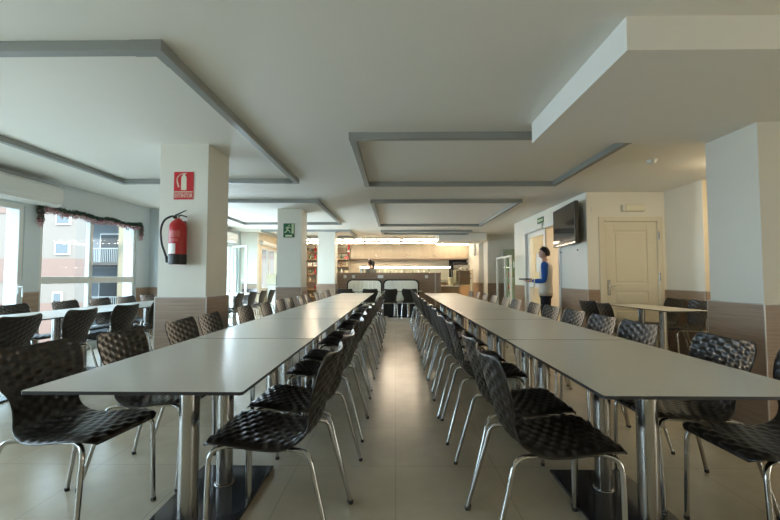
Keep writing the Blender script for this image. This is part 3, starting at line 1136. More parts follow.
MB().lathe([(0.045, -0.015), (0.042, -0.035), (0.025, -0.046), (0, -0.048)]).build('sensor_head', 'white', sd)
cl = thing('added_ceiling_lamp', 'added warm lamp, unseen behind the wide pillar, brightening the alcove', 'lamp', (3.95, 4.35, HC))  # unseen lamp added to give the alcove its warm light
MB().lathe([(0, 0), (0.19, 0), (0.19, -0.03), (0, -0.03)]).build('lamp_body', 'white', cl)
MB().lathe([(0.17, -0.03), (0.15, -0.07), (0.08, -0.095), (0, -0.1)]).build('diffuser', emit_mat('added_alcove_lamp_glow', (1.0, 0.80, 0.50), 29.0), cl)
so = thing('wall_switch', 'white switch plate high on the wall beside the television', 'switch', (3.15, 6.16, 2.22))
MB().box(-0.04, 0.04, -0.01, 0, -0.04, 0.04, 0.003).build('plate', 'wall', so)

# metal rack and drinks cooler beyond the glazed doors
rk = thing('glass_screen', 'pale metal framed glass screen standing along the wall beyond the glazed doors', 'screen', (2.75, 9.88, 0))
for sy in (-0.60, -0.16, 0.60):
    MB().box(-0.022, 0.022, sy - 0.022, sy + 0.022, 0.02, 1.64, 0.004).build('post', 'white', rk)
    MB().box(-0.16, 0.16, sy - 0.025, sy + 0.025, 0, 0.02, 0.004).build('foot', 'white', rk)
MB().box(-0.024, 0.024, -0.622, 0.622, 1.62, 1.665, 0.004).build('top_rail', 'white', rk)
MB().box(-0.018, 0.018, -0.60, 0.60, 0.12, 0.16, 0.004).build('bottom_rail', 'white', rk)
for y0, y1 in ((-0.578, -0.182), (-0.138, 0.578)):
    MB().box(-0.004, 0.004, y0, y1, 0.16, 1.62).build('glass_pane', 'glass', rk)
fr = thing('drinks_cooler', 'tall drinks cooler with a glass door behind the metal rack', 'drinks cooler', (3.55, 11.6, 0), R(-38))
MB().box(-0.33, 0.33, -0.02, 0.30, 0, 1.98, 0.01).build('cabinet', mat('cooler_casing', (0.10, 0.10, 0.08), 0.4), fr)
MB().box(-0.33, 0.33, -0.05, -0.02, 1.72, 1.98, 0.004).build('header', mat('cooler_header', (0.14, 0.15, 0.06), 0.4, var=0.5, scale=9), fr)
MB().box(-0.30, 0.30, -0.026, -0.02, 0.15, 1.70).build('lit_interior', emit_mat('cooler_glow', (0.55, 0.62, 0.30), 0.10), fr)
MB().box(-0.31, 0.31, -0.075, -0.069, 0.12, 1.71).build('glass_door', 'glass', fr)
for z in (0.4, 0.75, 1.1, 1.42):
    MB().box(-0.30, 0.30, -0.064, -0.026, z, z + 0.015).build('shelf', 'steel', fr)
for z in (0.415, 0.765, 1.115, 1.435):
    for i in range(7):
        x = -0.25 + 0.083 * i
        pos = fr.location + Matrix.Rotation(R(-38), 3, 'Z') @ Vector((x, -0.045, z))
        bo = MB().lathe([(0, 0), (0.017, 0), (0.017, 0.13), (0.008, 0.17), (0.008, 0.20), (0, 0.20)], (0, 0, 0), 10).build('drink_bottle', ['amber', 'bottle_green', 'red', 'china'][(i * 3 + int(z * 10)) % 4], None, loc=pos)
        tag(bo, 'small drink bottle on a shelf inside the drinks cooler', 'bottle', 'bottles in the drinks cooler')

# ------------------------------------------------------------------ kitchen end
struct(MB().box(-1.79, 1.39, 11.87, 12.0, 0, 1.262).build('wall_partition', 'dark_wood'))
struct(MB().box(-1.80, 1.40, 11.86, 12.01, 1.262, 1.28, 0.003).build('trim_partition', 'wainscot'))
struct(MB().box(1.20, 1.245, 11.855, 11.87, 0, 1.262).build('trim_strip', 'pale_edge'))


def bench(label, x0, x1):
    t = thing('padded_bench', label, 'bench', ((x0 + x1) / 2, 11.64, 0), 0, 'padded benches against the kitchen partition')
    w = (x1 - x0) / 2
    MB().box(-w + 0.02, w - 0.02, -0.20, 0.21, 0, 0.36).build('base', 'black', t)
    MB().box(-w, w, -0.23, 0.21, 0.36, 0.47, 0.03, 3).build('seat_cushion', 'cushion', t)

    def rounded(x0, x1, z0, z1, r):
        pts = [(x0, z0), (x1, z0)]
        for k in range(9):
            a = R(90 * k / 8)
            pts.append((x1 - r + r * math.cos(a), z1 - r + r * math.sin(a)))
        for k in range(9):
            a = R(90 + 90 * k / 8)
            pts.append((x0 + r + r * math.cos(a), z1 - r + r * math.sin(a)))
        return pts
    mb = MB()
    flat(mb, rounded(-w - 0.02, w + 0.02, 0.36, 1.07, 0.15), 0.15, 0.222)
    mb.build('back_frame', 'black', t)
    nseg = 8
    mb = MB()
    for k in range(nseg):
        a, bb = -w + 0.025 + (2 * w - 0.05) * k / nseg, -w + 0.025 + (2 * w - 0.05) * (k + 1) / nseg
        if k == 0:
            pts = [(a, 0.47), (bb, 0.47), (bb, 1.035)] + [(a + 0.12 - 0.12 * math.sin(R(90 * i / 6)), 0.915 + 0.12 * math.cos(R(90 * i / 6))) for i in range(7)]
        elif k == nseg - 1:
            pts = [(a, 0.47), (bb, 0.47)] + [(bb - 0.12 + 0.12 * math.cos(R(90 * i / 6)), 0.915 + 0.12 * math.sin(R(90 * i / 6))) for i in range(7)] + [(a, 1.035)]
        else:
            pts = [(a, 0.47), (bb, 0.47), (bb, 1.035), (a, 1.035)]
        c = Vector(((a + bb) / 2, 0))
        pts = [(c.x + (p[0] - c.x) * 0.985, p[1]) for p in pts]
        flat(mb, pts, 0.075, 0.155)
    bmesh.ops.bevel(mb.bm, geom=list(mb.bm.edges), offset=0.012, segments=2, profile=0.5, affect='EDGES')
    mb.build('back_cushion', 'cushion', t)


bench('cream padded bench against the partition, beside the kitchen pillar', -1.46, -0.42)
bench('cream padded bench against the partition, at the end of the aisle', -0.36, 0.70)
for x, tx, w in ((-1.547, 'single white socket plate on the partition, the one closest to the kitchen pillar'.replace('closest to', 'next to'), 0.045), (-1.286, 'single white socket plate on the partition over the bench corner', 0.045),
                 (-0.458, 'double white socket plate on the partition between the two benches', 0.085), (0.948, 'single white socket plate on the partition beside the metal strip', 0.045)):
    s = thing('socket_plate', tx, 'socket', (x, 11.87, 1.155))
    MB().box(-w, w, -0.011, 0, -0.045, 0.045, 0.004).build('plate', 'white', s)
    for cx in ((0,) if w < 0.06 else (-0.04, 0.04)):
        MB().cyl((cx, -0.0112, 0), (cx, -0.0125, 0), 0.02, n=16).build('socket_face', 'china', s)

# service counter behind the partition with a lit glass display
sc_ = thing('service_counter', 'wooden service counter running behind the kitchen partition', 'counter', (0.1, 12.95, 0))
MB().box(-1.6, 1.85, -0.28, 0.28, 0.0, 0.96).build('cabinet', 'tan_wood', sc_)
MB().box(-1.62, 1.87, -0.30, 0.30, 0.96, 1.0, 0.004).build('worktop', 'steel', sc_)
gd = thing('glass_display', 'long glass food display with a glowing light strip behind the partition', 'display case', (0.36, 13.12, 1.0))
MB().box(-1.57, 1.52, -0.004, 0.004, 0.12, 0.44).build('glass_front', 'glass', gd)
MB().box(-1.57, 1.52, 0.0, 0.20, 0.445, 0.455).build('glass_top', 'glass', gd)
MB().box(-1.56, 1.50, 0.0, 0.03, 0.456, 0.482).build('light_strip', 'warm_tube', gd)
MB().box(1.52, 1.60, -0.02, 0.2, 0.36, 0.56, 0.004).build('end_cap', 'black', gd)
for x in (-1.55, -0.1, 0.75, 1.54):
    MB().box(x - 0.012, x + 0.012, -0.01, 0.02, 0.0, 0.46).build('post', 'steel', gd)
rg = random.Random(11)
for k in range(11):
    x = -0.72 + 0.185 * k
    h = rg.uniform(0.30, 0.40)
    bo = MB().lathe([(0, 0), (0.035, 0), (0.036, h * 0.55), (0.014, h * 0.75), (0.014, h), (0, h)], (0, 0, 0), 12).build('glass_bottle', ['china', 'china', 'yellow', 'bottle_green'][k % 4], None, loc=(x, 12.86, 1.0))
    tag(bo, 'pale bottle standing on the service counter behind the partition', 'bottle', 'bottles on the service counter')
tp = thing('beer_tap', 'slim metal tap column rising over the partition beside the woman', 'tap', (-1.12, 12.75, 1.0))
MB().cyl((0, 0, 0), (0, 0, 0.42), 0.02, n=14).build('column', 'chrome', tp)
MB().sweep(smooth_path([(0, 0, 0.40), (0.0, 0.05, 0.44), (0, 0.10, 0.40)], 5), 0.012, 10).build('spout', 'chrome', tp)
MB().cyl((0, 0, 0.42), (0, -0.02, 0.50), 0.010, 0.014, n=10).build('lever', 'white', tp)

# back wall: counter, wall cabinets
bc = thing('back_counter', 'long counter along the kitchen back wall under the cabinets', 'counter', (0.54, 15.05, 0))
MB().box(-2.26, 2.26, -0.30, 0.33, 0, 0.98).build('cabinet', 'tan_wood', bc)
MB().box(-2.27, 2.27, -0.32, 0.34, 0.98, 1.02, 0.004).build('worktop', 'steel', bc)
cab_x = [-1.74, -1.235, -0.13, 0.98, 2.06, 2.80]
cab_l = ['narrow maple wall cabinet next to the open kitchen shelves', 'maple wall cabinet above the woman in the kitchen', 'maple wall cabinet over the middle of the glass display',
         'maple wall cabinet over the television end of the glass display', 'maple wall cabinet beside the clock wall']
for k in range(5):
    x0, x1 = cab_x[k], cab_x[k + 1]
    c = thing('wall_cabinet', cab_l[k], 'cabinet', ((x0 + x1) / 2, 15.15, 1.86), 0, 'maple wall cabinets of the kitchen')
    w = (x1 - x0) / 2
    MB().box(-w, w, -0.23, 0.24, 0, 0.56).build('carcass', 'cabinet', c)
    nd = 1 if w < 0.4 else 2
    for d in range(nd):
        a = -w + 2 * w * d / nd
        bb = -w + 2 * w * (d + 1) / nd
        dr = MB().box(a + 0.008, bb - 0.008, -0.252, -0.231, 0.03, 0.55, 0.004).build('door', 'cabinet', c)
        hx = bb - 0.06 if d == 0 else a + 0.06
        MB().box(hx - 0.008, hx + 0.008, -0.272, -0.252, 0.06, 0.16, 0.003).build('handle', 'steel', dr)
    MB().box(-w, w, -0.255, 0.2, -0.03, 0.0).build('light_rail', 'dark_wood', c)

# open shelves with bottles, left part of the kitchen
sh = thing('kitchen_shelving', 'tall cream shelving filled with bottles and boxes behind the kitchen pillar', 'shelving', (-2.72, 15.12, 0))
MB().box(-0.92, 0.92, 0.20, 0.24, 0, 2.3).build('back_panel', 'cabinet', sh)
for x in (-0.92, -0.31, 0.30, 0.92):
    MB().box(x - 0.015, x + 0.015, -0.18, 0.20, 0, 2.3).build('side_panel', 'cabinet', sh)
SHZ = [0.35, 0.65, 0.95, 1.25, 1.54, 1.82, 2.10]
for z in SHZ:
    MB().box(-0.905, 0.905, -0.18, 0.20, z, z + 0.025).build('shelf_board', 'tan_wood', sh)
rg = random.Random(5)
for zi, z in enumerate(SHZ):
    for k in range(9):
        x = -2.72 - 0.82 + 0.205 * k
        if abs(x + 2.72 + 0.31) < 0.05 or abs(x + 2.72 - 0.30) < 0.05 or rg.random() < 0.12:
            continue
        kind = rg.random()
        y = 15.06 + rg.uniform(-0.05, 0.03)
        if kind < 0.55:
            h = rg.uniform(0.17, 0.24)
            o = MB().lathe([(0, 0), (0.034, 0), (0.036, 0.01), (0.036, h * 0.58), (0.013, h * 0.78), (0.013, h), (0, h)], (0, 0, 0), 12).build('bottle', rg.choice(['amber', 'bottle_green', 'china', 'red', 'yellow']), None, loc=(x, y, z + 0.025))
            tag(o, 'bottle among others on the kitchen shelving behind the pillar', 'bottle', 'bottles on the kitchen shelving')
        elif kind < 0.8:
            w, h = rg.uniform(0.05, 0.08), rg.uniform(0.10, 0.2)
            o = MB().box(-w, w, -0.06, 0.06, 0, h, 0.004).build('carton', rg.choice(['red', 'china', 'yellow', 'trunking']), None, loc=(x, y, z + 0.025))
            tag(o, 'small carton among others on the kitchen shelving behind the pillar', 'carton', 'cartons on the kitchen shelving')
        else:
            o = MB().lathe([(0, 0), (0.05, 0), (0.065, 0.07), (0.07, 0.11), (0.064, 0.11), (0.045, 0.012), (0, 0.012)], (0, 0, 0), 14).build('bowl', rg.choice(['china', 'trunking']), None, loc=(x, y, z + 0.025))
            tag(o, 'bowl among others on the kitchen shelving behind the pillar', 'bowl', 'bowls on the kitchen shelving')
rd = thing('red_pendant_banner', 'narrow red and white hanging decoration beside the first wall cabinet', 'decoration', (-1.80, 14.86, 2.02))
for i, (z0, z1, m_) in enumerate(((0.16, 0.40, 'red'), (0.08, 0.16, 'china'), (0.0, 0.08, 'red'))):
    MB().box(-0.045, 0.045, -0.02, 0.02, z0, z1, 0.008).build('segment', m_, rd)

# fluorescent battens on the kitchen ceiling
k = 0
BX = [(-2.93, 'over the shelving'), (-1.68, 'beside the kitchen pillar'), (-0.43, 'over the woman'), (0.80, 'over the display')]
for yy, zz, rn in ((12.42, 2.40, 'front row'), (13.20, 2.37, 'back row')):
    for x, tx in BX:
        t = thing('fluorescent_batten', 'lit fluorescent batten hung from the kitchen ceiling, %s, %s' % (rn, tx), 'lamp', (x, yy, zz), 0, 'fluorescent battens of the kitchen')
        bt = MB().box(-0.60, 0.60, -0.03, 0.03, -0.045, 0)
        flatp = [(-0.11, -0.055), (-0.105, -0.055), (-0.03, -0.012), (0.03, -0.012), (0.105, -0.055), (0.11, -0.055), (0.035, -0.004), (-0.035, -0.004)]  # wide wings added to keep tube light off the ceiling
        bt.prism(flatp, -0.60, 0.60, Matrix(((0, 0, 1, 0), (1, 0, 0, 0), (0, 1, 0, 0), (0, 0, 0, 1))))
        bt.build('reflector_body', 'white', t)
        MB().cyl((-0.585, 0, -0.060), (0.585, 0, -0.060), 0.017, n=12).build('tube', 'tube', t)
        for sx in (-0.45, 0.45):
            MB().cyl((sx, 0, -0.005), (sx, 0, HC - zz), 0.005, n=8).build('suspension_rod', 'steel', t)
t = thing('fluorescent_batten', 'lit fluorescent batten behind the kitchen beam, beside the clock wall', 'lamp', (2.1, 14.3, 2.42), 0, 'fluorescent battens of the kitchen')
MB().box(-0.60, 0.60, -0.03, 0.03, -0.05, 0.08).build('body', 'white', t)
MB().cyl((-0.585, 0, -0.068), (0.585, 0, -0.068), 0.018, n=12).build('tube', 'tube', t)

# clock
ck = thing('wall_clock', 'round wall clock on the end of the kitchen wall', 'clock', (2.82, 13.72, 2.10))
MB().lathe([(0, 0), (0.205, 0), (0.21, 0.02), (0.20, 0.035), (0.185, 0.03), (0.18, 0.02)], n=32).build('rim', 'trunking', ck).rotation_euler = (0, R(-90), 0)
MB().lathe([(0.185, 0.0), (0.185, 0.021), (0, 0.021)], n=32).build('dial', 'white', ck).rotation_euler = (0, R(-90), 0)
q = MB().box(-0.026, -0.0235, -0.006, 0.006, -0.01, 0.13)
q.box(-0.026, -0.0235, -0.09, 0.01, -0.006, 0.006)
q.build('hands', 'black', ck)

# rack trolley, warm counter, coffee machine
cr = thing('bread_trolley', 'cream serving trolley with wooden shelves beside the kitchen passage', 'trolley', (2.30, 13.25, 0))
for sx in (-0.28, 0.28):
    for sy in (-0.2, 0.2):
        MB().box(sx - 0.02, sx + 0.02, sy - 0.02, sy + 0.02, 0.06, 1.40, 0.004).build('post', 'yellow', cr)
for z, m_ in ((0.35, 'yellow'), (0.85, 'yellow'), (1.08, 'tan_wood'), (1.24, 'tan_wood'), (1.36, 'yellow')):
    MB().box(-0.27, 0.27, -0.19, 0.19, z, z + 0.03, 0.003).build('shelf', m_, cr)
    for sx in (-0.27, 0.27):
        pass
MB().box(-0.26, 0.26, 0.16, 0.185, 0.88, 1.36).build('back_panel', 'cabinet', cr)
for sx in (-0.28, 0.28):
    for sy in (-0.2, 0.2):
        MB().lathe([(0, 0), (0.02, 0.004), (0.028, 0.03), (0.02, 0.056), (0, 0.06)], (sx, sy, 0), 12).build('caster', 'black', cr)
for k_, (x, hh) in enumerate(((2.14, 0.07), (2.27, 0.09), (2.42, 0.06))):
    o = MB().lathe([(0, 0), (0.03, 0), (0.055, hh * 0.6), (0.06, hh), (0.055, hh), (0, 0.012)], (0, 0, 0), 14).build('bowl', 'china', None, loc=(x, 13.25, 1.39))
    tag(o, 'white bowl on top of the cream serving trolley', 'bowl', 'bowls on the serving trolley')
wc = thing('warming_counter', 'low warm-lit serving counter between partition and cream trolley', 'counter', (1.70, 12.35, 0))
MB().box(-0.30, 0.30, -0.25, 0.2, 0, 0.84).build('cabinet', 'tan_wood', wc)
MB().box(-0.31, 0.31, -0.26, 0.2, 0.84, 0.88, 0.004).build('worktop', 'china', wc)
for x in (-0.29, 0.29):
    MB().box(x - 0.01, x + 0.01, -0.22, -0.2, 0.88, 1.30).build('post', 'steel', wc)
MB().box(-0.3, 0.3, -0.212, -0.206, 0.95, 1.28).build('glass_guard', 'glass', wc)
jg = thing('juice_jug', 'yellow jug standing on the low serving counter', 'jug', (1.76, 12.35, 0.88))
MB().lathe([(0, 0), (0.07, 0), (0.085, 0.08), (0.07, 0.2), (0.08, 0.26), (0.072, 0.26), (0.06, 0.2), (0, 0.02)], n=18).build('body', 'yellow', jg)
MB().sweep(smooth_path([(0.07, 0, 0.22), (0.13, 0, 0.2), (0.13, 0, 0.1), (0.08, 0, 0.07)], 5), 0.009, 8).build('handle', 'yellow', jg)
cm = thing('coffee_machine', 'black and silver coffee machine on the back counter near the clock', 'coffee machine', (2.50, 14.95, 1.02))
MB().box(-0.3, 0.3, -0.2, 0.2, 0.0, 0.12, 0.01).build('drip_tray', 'steel', cm)
MB().box(-0.3, 0.3, 0.0, 0.2, 0.12, 0.50, 0.01).build('body', 'black', cm)
MB().box(-0.32, 0.32, -0.22, 0.2, 0.42, 0.58, 0.015).build('head', 'steel', cm)
MB().box(-0.26, 0.26, -0.15, 0.15, 0.58, 0.68, 0.01).build('cup_tray', 'black', cm)
for x in (-0.13, 0.13):
    g = MB().cyl((x, -0.12, 0.42), (x, -0.12, 0.36), 0.04, n=16).build('brew_group', 'chrome', cm)
    MB().cyl((x, -0.14, 0.37), (x, -0.30, 0.35), 0.013, n=10).build('filter_handle', 'black', g)
nf = thing('dark_niche_panel', 'dark panel on the kitchen back wall behind the coffee machine', 'panel', (2.46, 15.36, 1.02))
MB().box(-0.34, 0.34, -0.03, 0.03, 0, 0.80).build('panel', 'black', nf)


# ------------------------------------------------------------------ people
def skin_mesh(points, edges, root=0, sub=2):
    me = bpy.data.meshes.new('skin_tmp')
    me.from_pydata([p[0] for p in points], edges, [])
    o = bpy.data.objects.new('skin_tmp', me)
    COL.objects.link(o)
    o.modifiers.new('skin', 'SKIN')
    sv = me.skin_vertices[0].data
    for i, p in enumerate(points):
        r = p[1]
        sv[i].radius = (r, r) if not isinstance(r, tuple) else r
        sv[i].use_root = (i == root)
    s = o.modifiers.new('sub', 'SUBSURF')
    s.levels = s.render_levels = sub
    dg = bpy.context.evaluated_depsgraph_get()
    m2 = bpy.data.meshes.new_from_object(o.evaluated_get(dg))
    bpy.data.objects.remove(o)
    bpy.data.meshes.remove(me)
    return m2


def add_mesh(mb, me, mi=0):
    before = len(mb.bm.faces)
    mb.bm.from_mesh(me)
    mb.bm.faces.ensure_lookup_table()
    for f in mb.bm.faces[before:]:
        f.material_index = mi
        f.smooth = True
    bpy.data.meshes.remove(me)


def hand(mb, wrist, d, palm_n, side, curl=0.5, s=1.0):
    """palm, four unequal bent fingers, thumb; d = direction of the fingers, palm_n = where the palm faces"""
    d = Vector(d).normalized()
    n = Vector(palm_n)
    n = (n - d * n.dot(d)).normalized()
    w = d.cross(n) * side
    W = Vector(wrist)
    pts = [(W, 0.024 * s), (W + d * 0.045 * s, (0.034 * s, 0.016 * s)), (W + d * 0.085 * s, (0.036 * s, 0.014 * s))]
    add_mesh(mb, skin_mesh([(tuple(p), r) for p, r in pts], [(0, 1), (1, 2)], 0, 2))
    for k, (off, ln) in enumerate(((-0.030, 0.066), (-0.010, 0.078), (0.010, 0.072), (0.029, 0.056))):
        p0 = W + d * 0.07 * s + w * off * s
        chain = [p0]
        ang = 0.15
        for seg in (0.48, 0.30, 0.22):
            ang += curl * 0.5
            dd = d * math.cos(ang) + n * math.sin(ang)
            chain.append(chain[-1] + dd * ln * seg * s * 1.15)
        add_mesh(mb, skin_mesh([(tuple(p), 0.0088 * s * (1 - 0.08 * i)) for i, p in enumerate(chain)], [(0, 1), (1, 2), (2, 3)], 0, 1))
    th = [W + d * 0.025 * s - w * 0.02 * s, W + d * 0.05 * s - w * 0.046 * s + n * 0.010 * s, W + d * 0.08 * s - w * 0.052 * s + n * 0.022 * s, W + d * 0.10 * s - w * 0.046 * s + n * 0.032 * s]
    add_mesh(mb, skin_mesh([(tuple(p), 0.0105 * s) for p in th], [(0, 1), (1, 2), (2, 3)], 0, 1))


def head(mb, c, h):
    """face looks along +y; c = head centre, h = head height; materials 0 skin, 1 eye, 2 lip"""
    s = h / 0.23
    bm = mb.bm
    nu, nv = 28, 20
    before = len(bm.faces)
    bmesh.ops.create_uvsphere(bm, u_segments=nu, v_segments=nv, radius=1, matrix=Matrix())
    bm.faces.ensure_lookup_table()
    vs = {v for f in bm.faces[before:] for v in f.verts}
    for f in bm.faces[before:]:
        f.material_index = 0
        f.smooth = True
    for v in vs:
        x, y, z = v.co
        wx = 0.076 * (1 - 0.30 * max(0, -z) ** 1.4)
        wy = 0.098 if y < 0 else 0.092
        if y < 0 and z < -0.1:
            wy *= 1 - 0.45 * min(1, (-z - 0.1) / 0.7)
        px, py, pz = x * wx, y * wy, z * 0.115
        if y > 0.6 and -0.75 < z < -0.35:
            py += 0.006
        if y > 0.75 and abs(x) < 0.26 and -0.30 < z < 0.12:     # nose
            py += 0.024 * (1 - abs(x) / 0.26) * (0.12 - z) / 0.42
        if y > 0.7 and 0.02 < z < 0.22 and 0.2 < abs(x) < 0.55:  # eye sockets
            py -= 0.006
        v.co = Vector(c) + Vector((px, py, pz)) * s
    for sx in (-1, 1):
        mb.use(1).ball(Vector(c) + Vector((sx * 0.030, 0.079, 0.012)) * s, 0.011 * s, 0.008 * s, 0.007 * s, 10, 6)
        mb.use(0).ball(Vector(c) + Vector((sx * 0.076, -0.008, -0.002)) * s, 0.010 * s, 0.020 * s, 0.032 * s, 10, 8)
    mb.use(2).ball(Vector(c) + Vector((0, 0.088, -0.058)) * s, 0.022 * s, 0.008 * s, 0.007 * s, 12, 6)
    mb.use(0)


def hair_cap(name, c, h, m, parent, low=-0.15):
    """short hair over the skull, leaves the face (+y) free"""
    s = h / 0.23
    mb = MB()
    bm = mb.bm
    bmesh.ops.create_uvsphere(bm, u_segments=32, v_segments=22, radius=1, matrix=Matrix())
    kill = []
    for v in bm.verts:
        x, y, z = v.co
        line = 0.50 if y > 0.45 else (low - 0.35 if y < -0.3 else low + (y + 0.3) * 0.85)
        if z < line:
            kill.append(v)
    bmesh.ops.delete(bm, geom=kill, context='VERTS')
    for v in bm.verts:
        x, y, z = v.co
        k = 1.0 + 0.03 * math.sin(9 * x + 3) * math.sin(8 * y) + 0.02 * math.sin(23 * x) * math.sin(19 * z + y * 11)
        v.co = Vector(c) + Vector((x * 0.086 * k, y * (0.106 if y < 0 else 0.099) * k, z * 0.129 * k)) * s
    r = bmesh.ops.extrude_face_region(bm, geom=list(bm.faces))
    for v in [g for g in r['geom'] if isinstance(g, bmesh.types.BMVert)]:
        v.co = Vector(c) + (v.co - Vector(c)) * 0.90
    return mb.build(name, m, parent, True)


# --- the man by the glazed doors; local frame: he faces +y, his right is +x
MAN = Vector((2.875, 7.46, 0))
man = thing('person', 'man in a blue-sleeved pale shirt and dark trousers, holding a tray by the glazed doors', 'person', MAN, R(58))
hips = (0, 0, 0.90)
body_p = [(hips, 0.10), ((0, 0.0, 1.08), 0.092), ((0, -0.01, 1.25), 0.098), ((0, -0.012, 1.37), 0.075), ((0, 0.0, 1.45), 0.052), ((0, 0.012, 1.53), 0.050),
          ((-0.165, -0.012, 1.375), 0.055), ((-0.20, -0.02, 1.20), 0.043), ((-0.205, -0.01, 1.08), 0.038), ((-0.185, 0.13, 1.07), 0.034), ((-0.15, 0.24, 1.075), 0.025),
          ((0.165, -0.012, 1.375), 0.055), ((0.20, -0.02, 1.20), 0.043), ((0.205, -0.01, 1.08), 0.038), ((0.185, 0.13, 1.07), 0.034), ((0.15, 0.24, 1.075), 0.025),
          ((-0.095, 0.0, 0.84), 0.085), ((-0.10, 0.01, 0.48), 0.056), ((-0.10, -0.02, 0.10), 0.038), ((-0.105, 0.12, 0.035), 0.034),
          ((0.095, 0.0, 0.84), 0.085), ((0.10, 0.01, 0.48), 0.056), ((0.10, -0.02, 0.10), 0.038), ((0.105, 0.12, 0.035), 0.034)]
body_e = [(0, 1), (1, 2), (2, 3), (3, 4), (4, 5), (3, 6), (6, 7), (7, 8), (8, 9), (9, 10), (3, 11), (11, 12), (12, 13), (13, 14), (14, 15), (0, 16), (16, 17), (17, 18), (18, 19), (0, 20), (20, 21), (21, 22), (22, 23)]
mb = MB()
add_mesh(mb, skin_mesh(body_p, body_e, 0, 2))
head(mb, (0, 0.025, 1.60), 0.225)
hand(mb, (-0.15, 0.24, 1.062), (0.25, 1, 0.0), (0, 0, 1), 1, 0.12)
hand(mb, (0.15, 0.24, 1.062), (-0.25, 1, 0.0), (0, 0, 1), -1, 0.12)
mb.build('body', ['skin', 'eye', 'lip'], man)
hair_cap('hair', (0, 0.02, 1.605), 0.232, 'hair', man)
g = 0.016
mb = MB()
mb.loft([(0, 0, 0.815, 0.150, 0.112), (0, 0, 0.79, 0.166, 0.126), (0, 0, 0.88, 0.164, 0.126), (0, 0, 1.00, 0.156, 0.118), (0, -0.004, 1.12, 0.158, 0.116), (0, -0.008, 1.24, 0.172, 0.122), (0, -0.012, 1.33, 0.172, 0.116), (0, -0.012, 1.385, 0.140, 0.098), (0, -0.008, 1.42, 0.098, 0.080), (0, -0.002, 1.45, 0.068, 0.064), (0, 0.0, 1.44, 0.060, 0.056)])
sh_o = mb.build('shirt', 'offwhite', man)
for sx in (-1, 1):
    sp = [((sx * 0.075, -0.012, 1.40), 0.075), ((sx * 0.165, -0.012, 1.375), 0.074), ((sx * 0.20, -0.02, 1.20), 0.062), ((sx * 0.207, -0.012, 1.075), 0.056), ((sx * 0.187, 0.12, 1.066), 0.047), ((sx * 0.158, 0.215, 1.072), 0.036)]
    mb = MB()
    add_mesh(mb, skin_mesh(sp, [(i, i + 1) for i in range(5)], 0, 2))
    o = mb.build('sleeve', 'blue', sh_o)
    o['label'] = 'blue raglan sleeve'
mb = MB()
mb.loft([(0, 0, 0.93, 0.14, 0.10), (0, 0, 0.90, 0.150, 0.112), (0, 0, 0.82, 0.156, 0.116), (0, 0, 0.76, 0.152, 0.110), (0, 0, 0.72, 0.10, 0.08)])
for sx in (-1, 1):
    mb.sweep(smooth_path([(sx * 0.078, 0, 0.82), (sx * 0.090, 0.004, 0.66), (sx * 0.098, 0.008, 0.48), (sx * 0.100, -0.004, 0.28), (sx * 0.10, -0.012, 0.07)], 5), [0.080 + 0.004 * i if i < 2 else 0.088 - 0.0018 * i for i in range(21)], 18)
mb.build('trousers', 'navy', man)
for sx in (-1, 1):
    mb = MB()
    add_mesh(mb, skin_mesh([((sx * 0.10, -0.05, 0.045), 0.045), ((sx * 0.102, 0.05, 0.042), 0.044), ((sx * 0.107, 0.16, 0.035), 0.036)], [(0, 1), (1, 2)], 0, 2))
    mb.build('shoe', 'black', man)
mR = Matrix.Rotation(R(58), 3, 'Z')
tpos = MAN + mR @ Vector((0, 0.37, 1.092))
ty = thing('serving_tray', 'dark tray held level in both hands of the man', 'tray', tpos, R(58))
MB().box(-0.13, 0.13, -0.09, 0.10, 0, 0.012, 0.004).build('plate', 'black', ty)
mb = MB()
for a in ((-0.13, -0.12, -0.09, 0.10), (0.12, 0.13, -0.09, 0.10), (-0.12, 0.12, -0.09, -0.08), (-0.12, 0.12, 0.09, 0.10)):
    mb.box(a[0], a[1], a[2], a[3], 0.012, 0.026)
mb.build('rim', 'black', ty)
tw = MB()
tw.sweep(smooth_path([(-0.155, 0.155, 0.02), (-0.19, 0.16, 0.04), (-0.215, 0.16, 0.0), (-0.222, 0.17, -0.14), (-0.218, 0.17, -0.27)], 6), [0.012] * 25, 8)
tw = tw.build('cloth_strip', 'offwhite', None, loc=MAN + Vector((0, 0, 1.06)))
tw.rotation_euler = (0, 0, R(58))
tag(tw, 'white cloth strip hanging over the forearm of the man', 'cloth')

# --- the woman behind the partition
wo = thing('person', 'woman with dark ponytail and grey top standing behind the kitchen partition', 'person', (-0.80, 12.42, 0), R(42))
wp = [((0, 0, 0.93), (0.135, 0.10)), ((0, 0, 1.10), (0.105, 0.08)), ((0, -0.005, 1.25), (0.125, 0.09)), ((0, -0.012, 1.37), (0.085, 0.065)), ((0, 0, 1.44), 0.044), ((0, 0.012, 1.53), 0.043),
      ((-0.15, -0.01, 1.365), 0.046), ((-0.18, -0.01, 1.20), 0.038), ((-0.185, 0.01, 1.08), 0.034), ((-0.15, 0.14, 1.06), 0.029), ((-0.11, 0.24, 1.06), 0.022),
      ((0.15, -0.01, 1.365), 0.046), ((0.18, -0.01, 1.20), 0.038), ((0.185, 0.01, 1.08), 0.034), ((0.15, 0.14, 1.06), 0.029), ((0.11, 0.24, 1.06), 0.022),
      ((-0.09, 0.0, 0.86), 0.085), ((-0.09, 0.01, 0.48), 0.054), ((-0.09, -0.02, 0.10), 0.036), ((-0.095, 0.11, 0.035), 0.032),
      ((0.09, 0.0, 0.86), 0.085), ((0.09, 0.01, 0.48), 0.054), ((0.09, -0.02, 0.10), 0.036), ((0.095, 0.11, 0.035), 0.032)]
mb = MB()
add_mesh(mb, skin_mesh(wp, body_e, 0, 2))
head(mb, (0, 0.03, 1.61), 0.22)
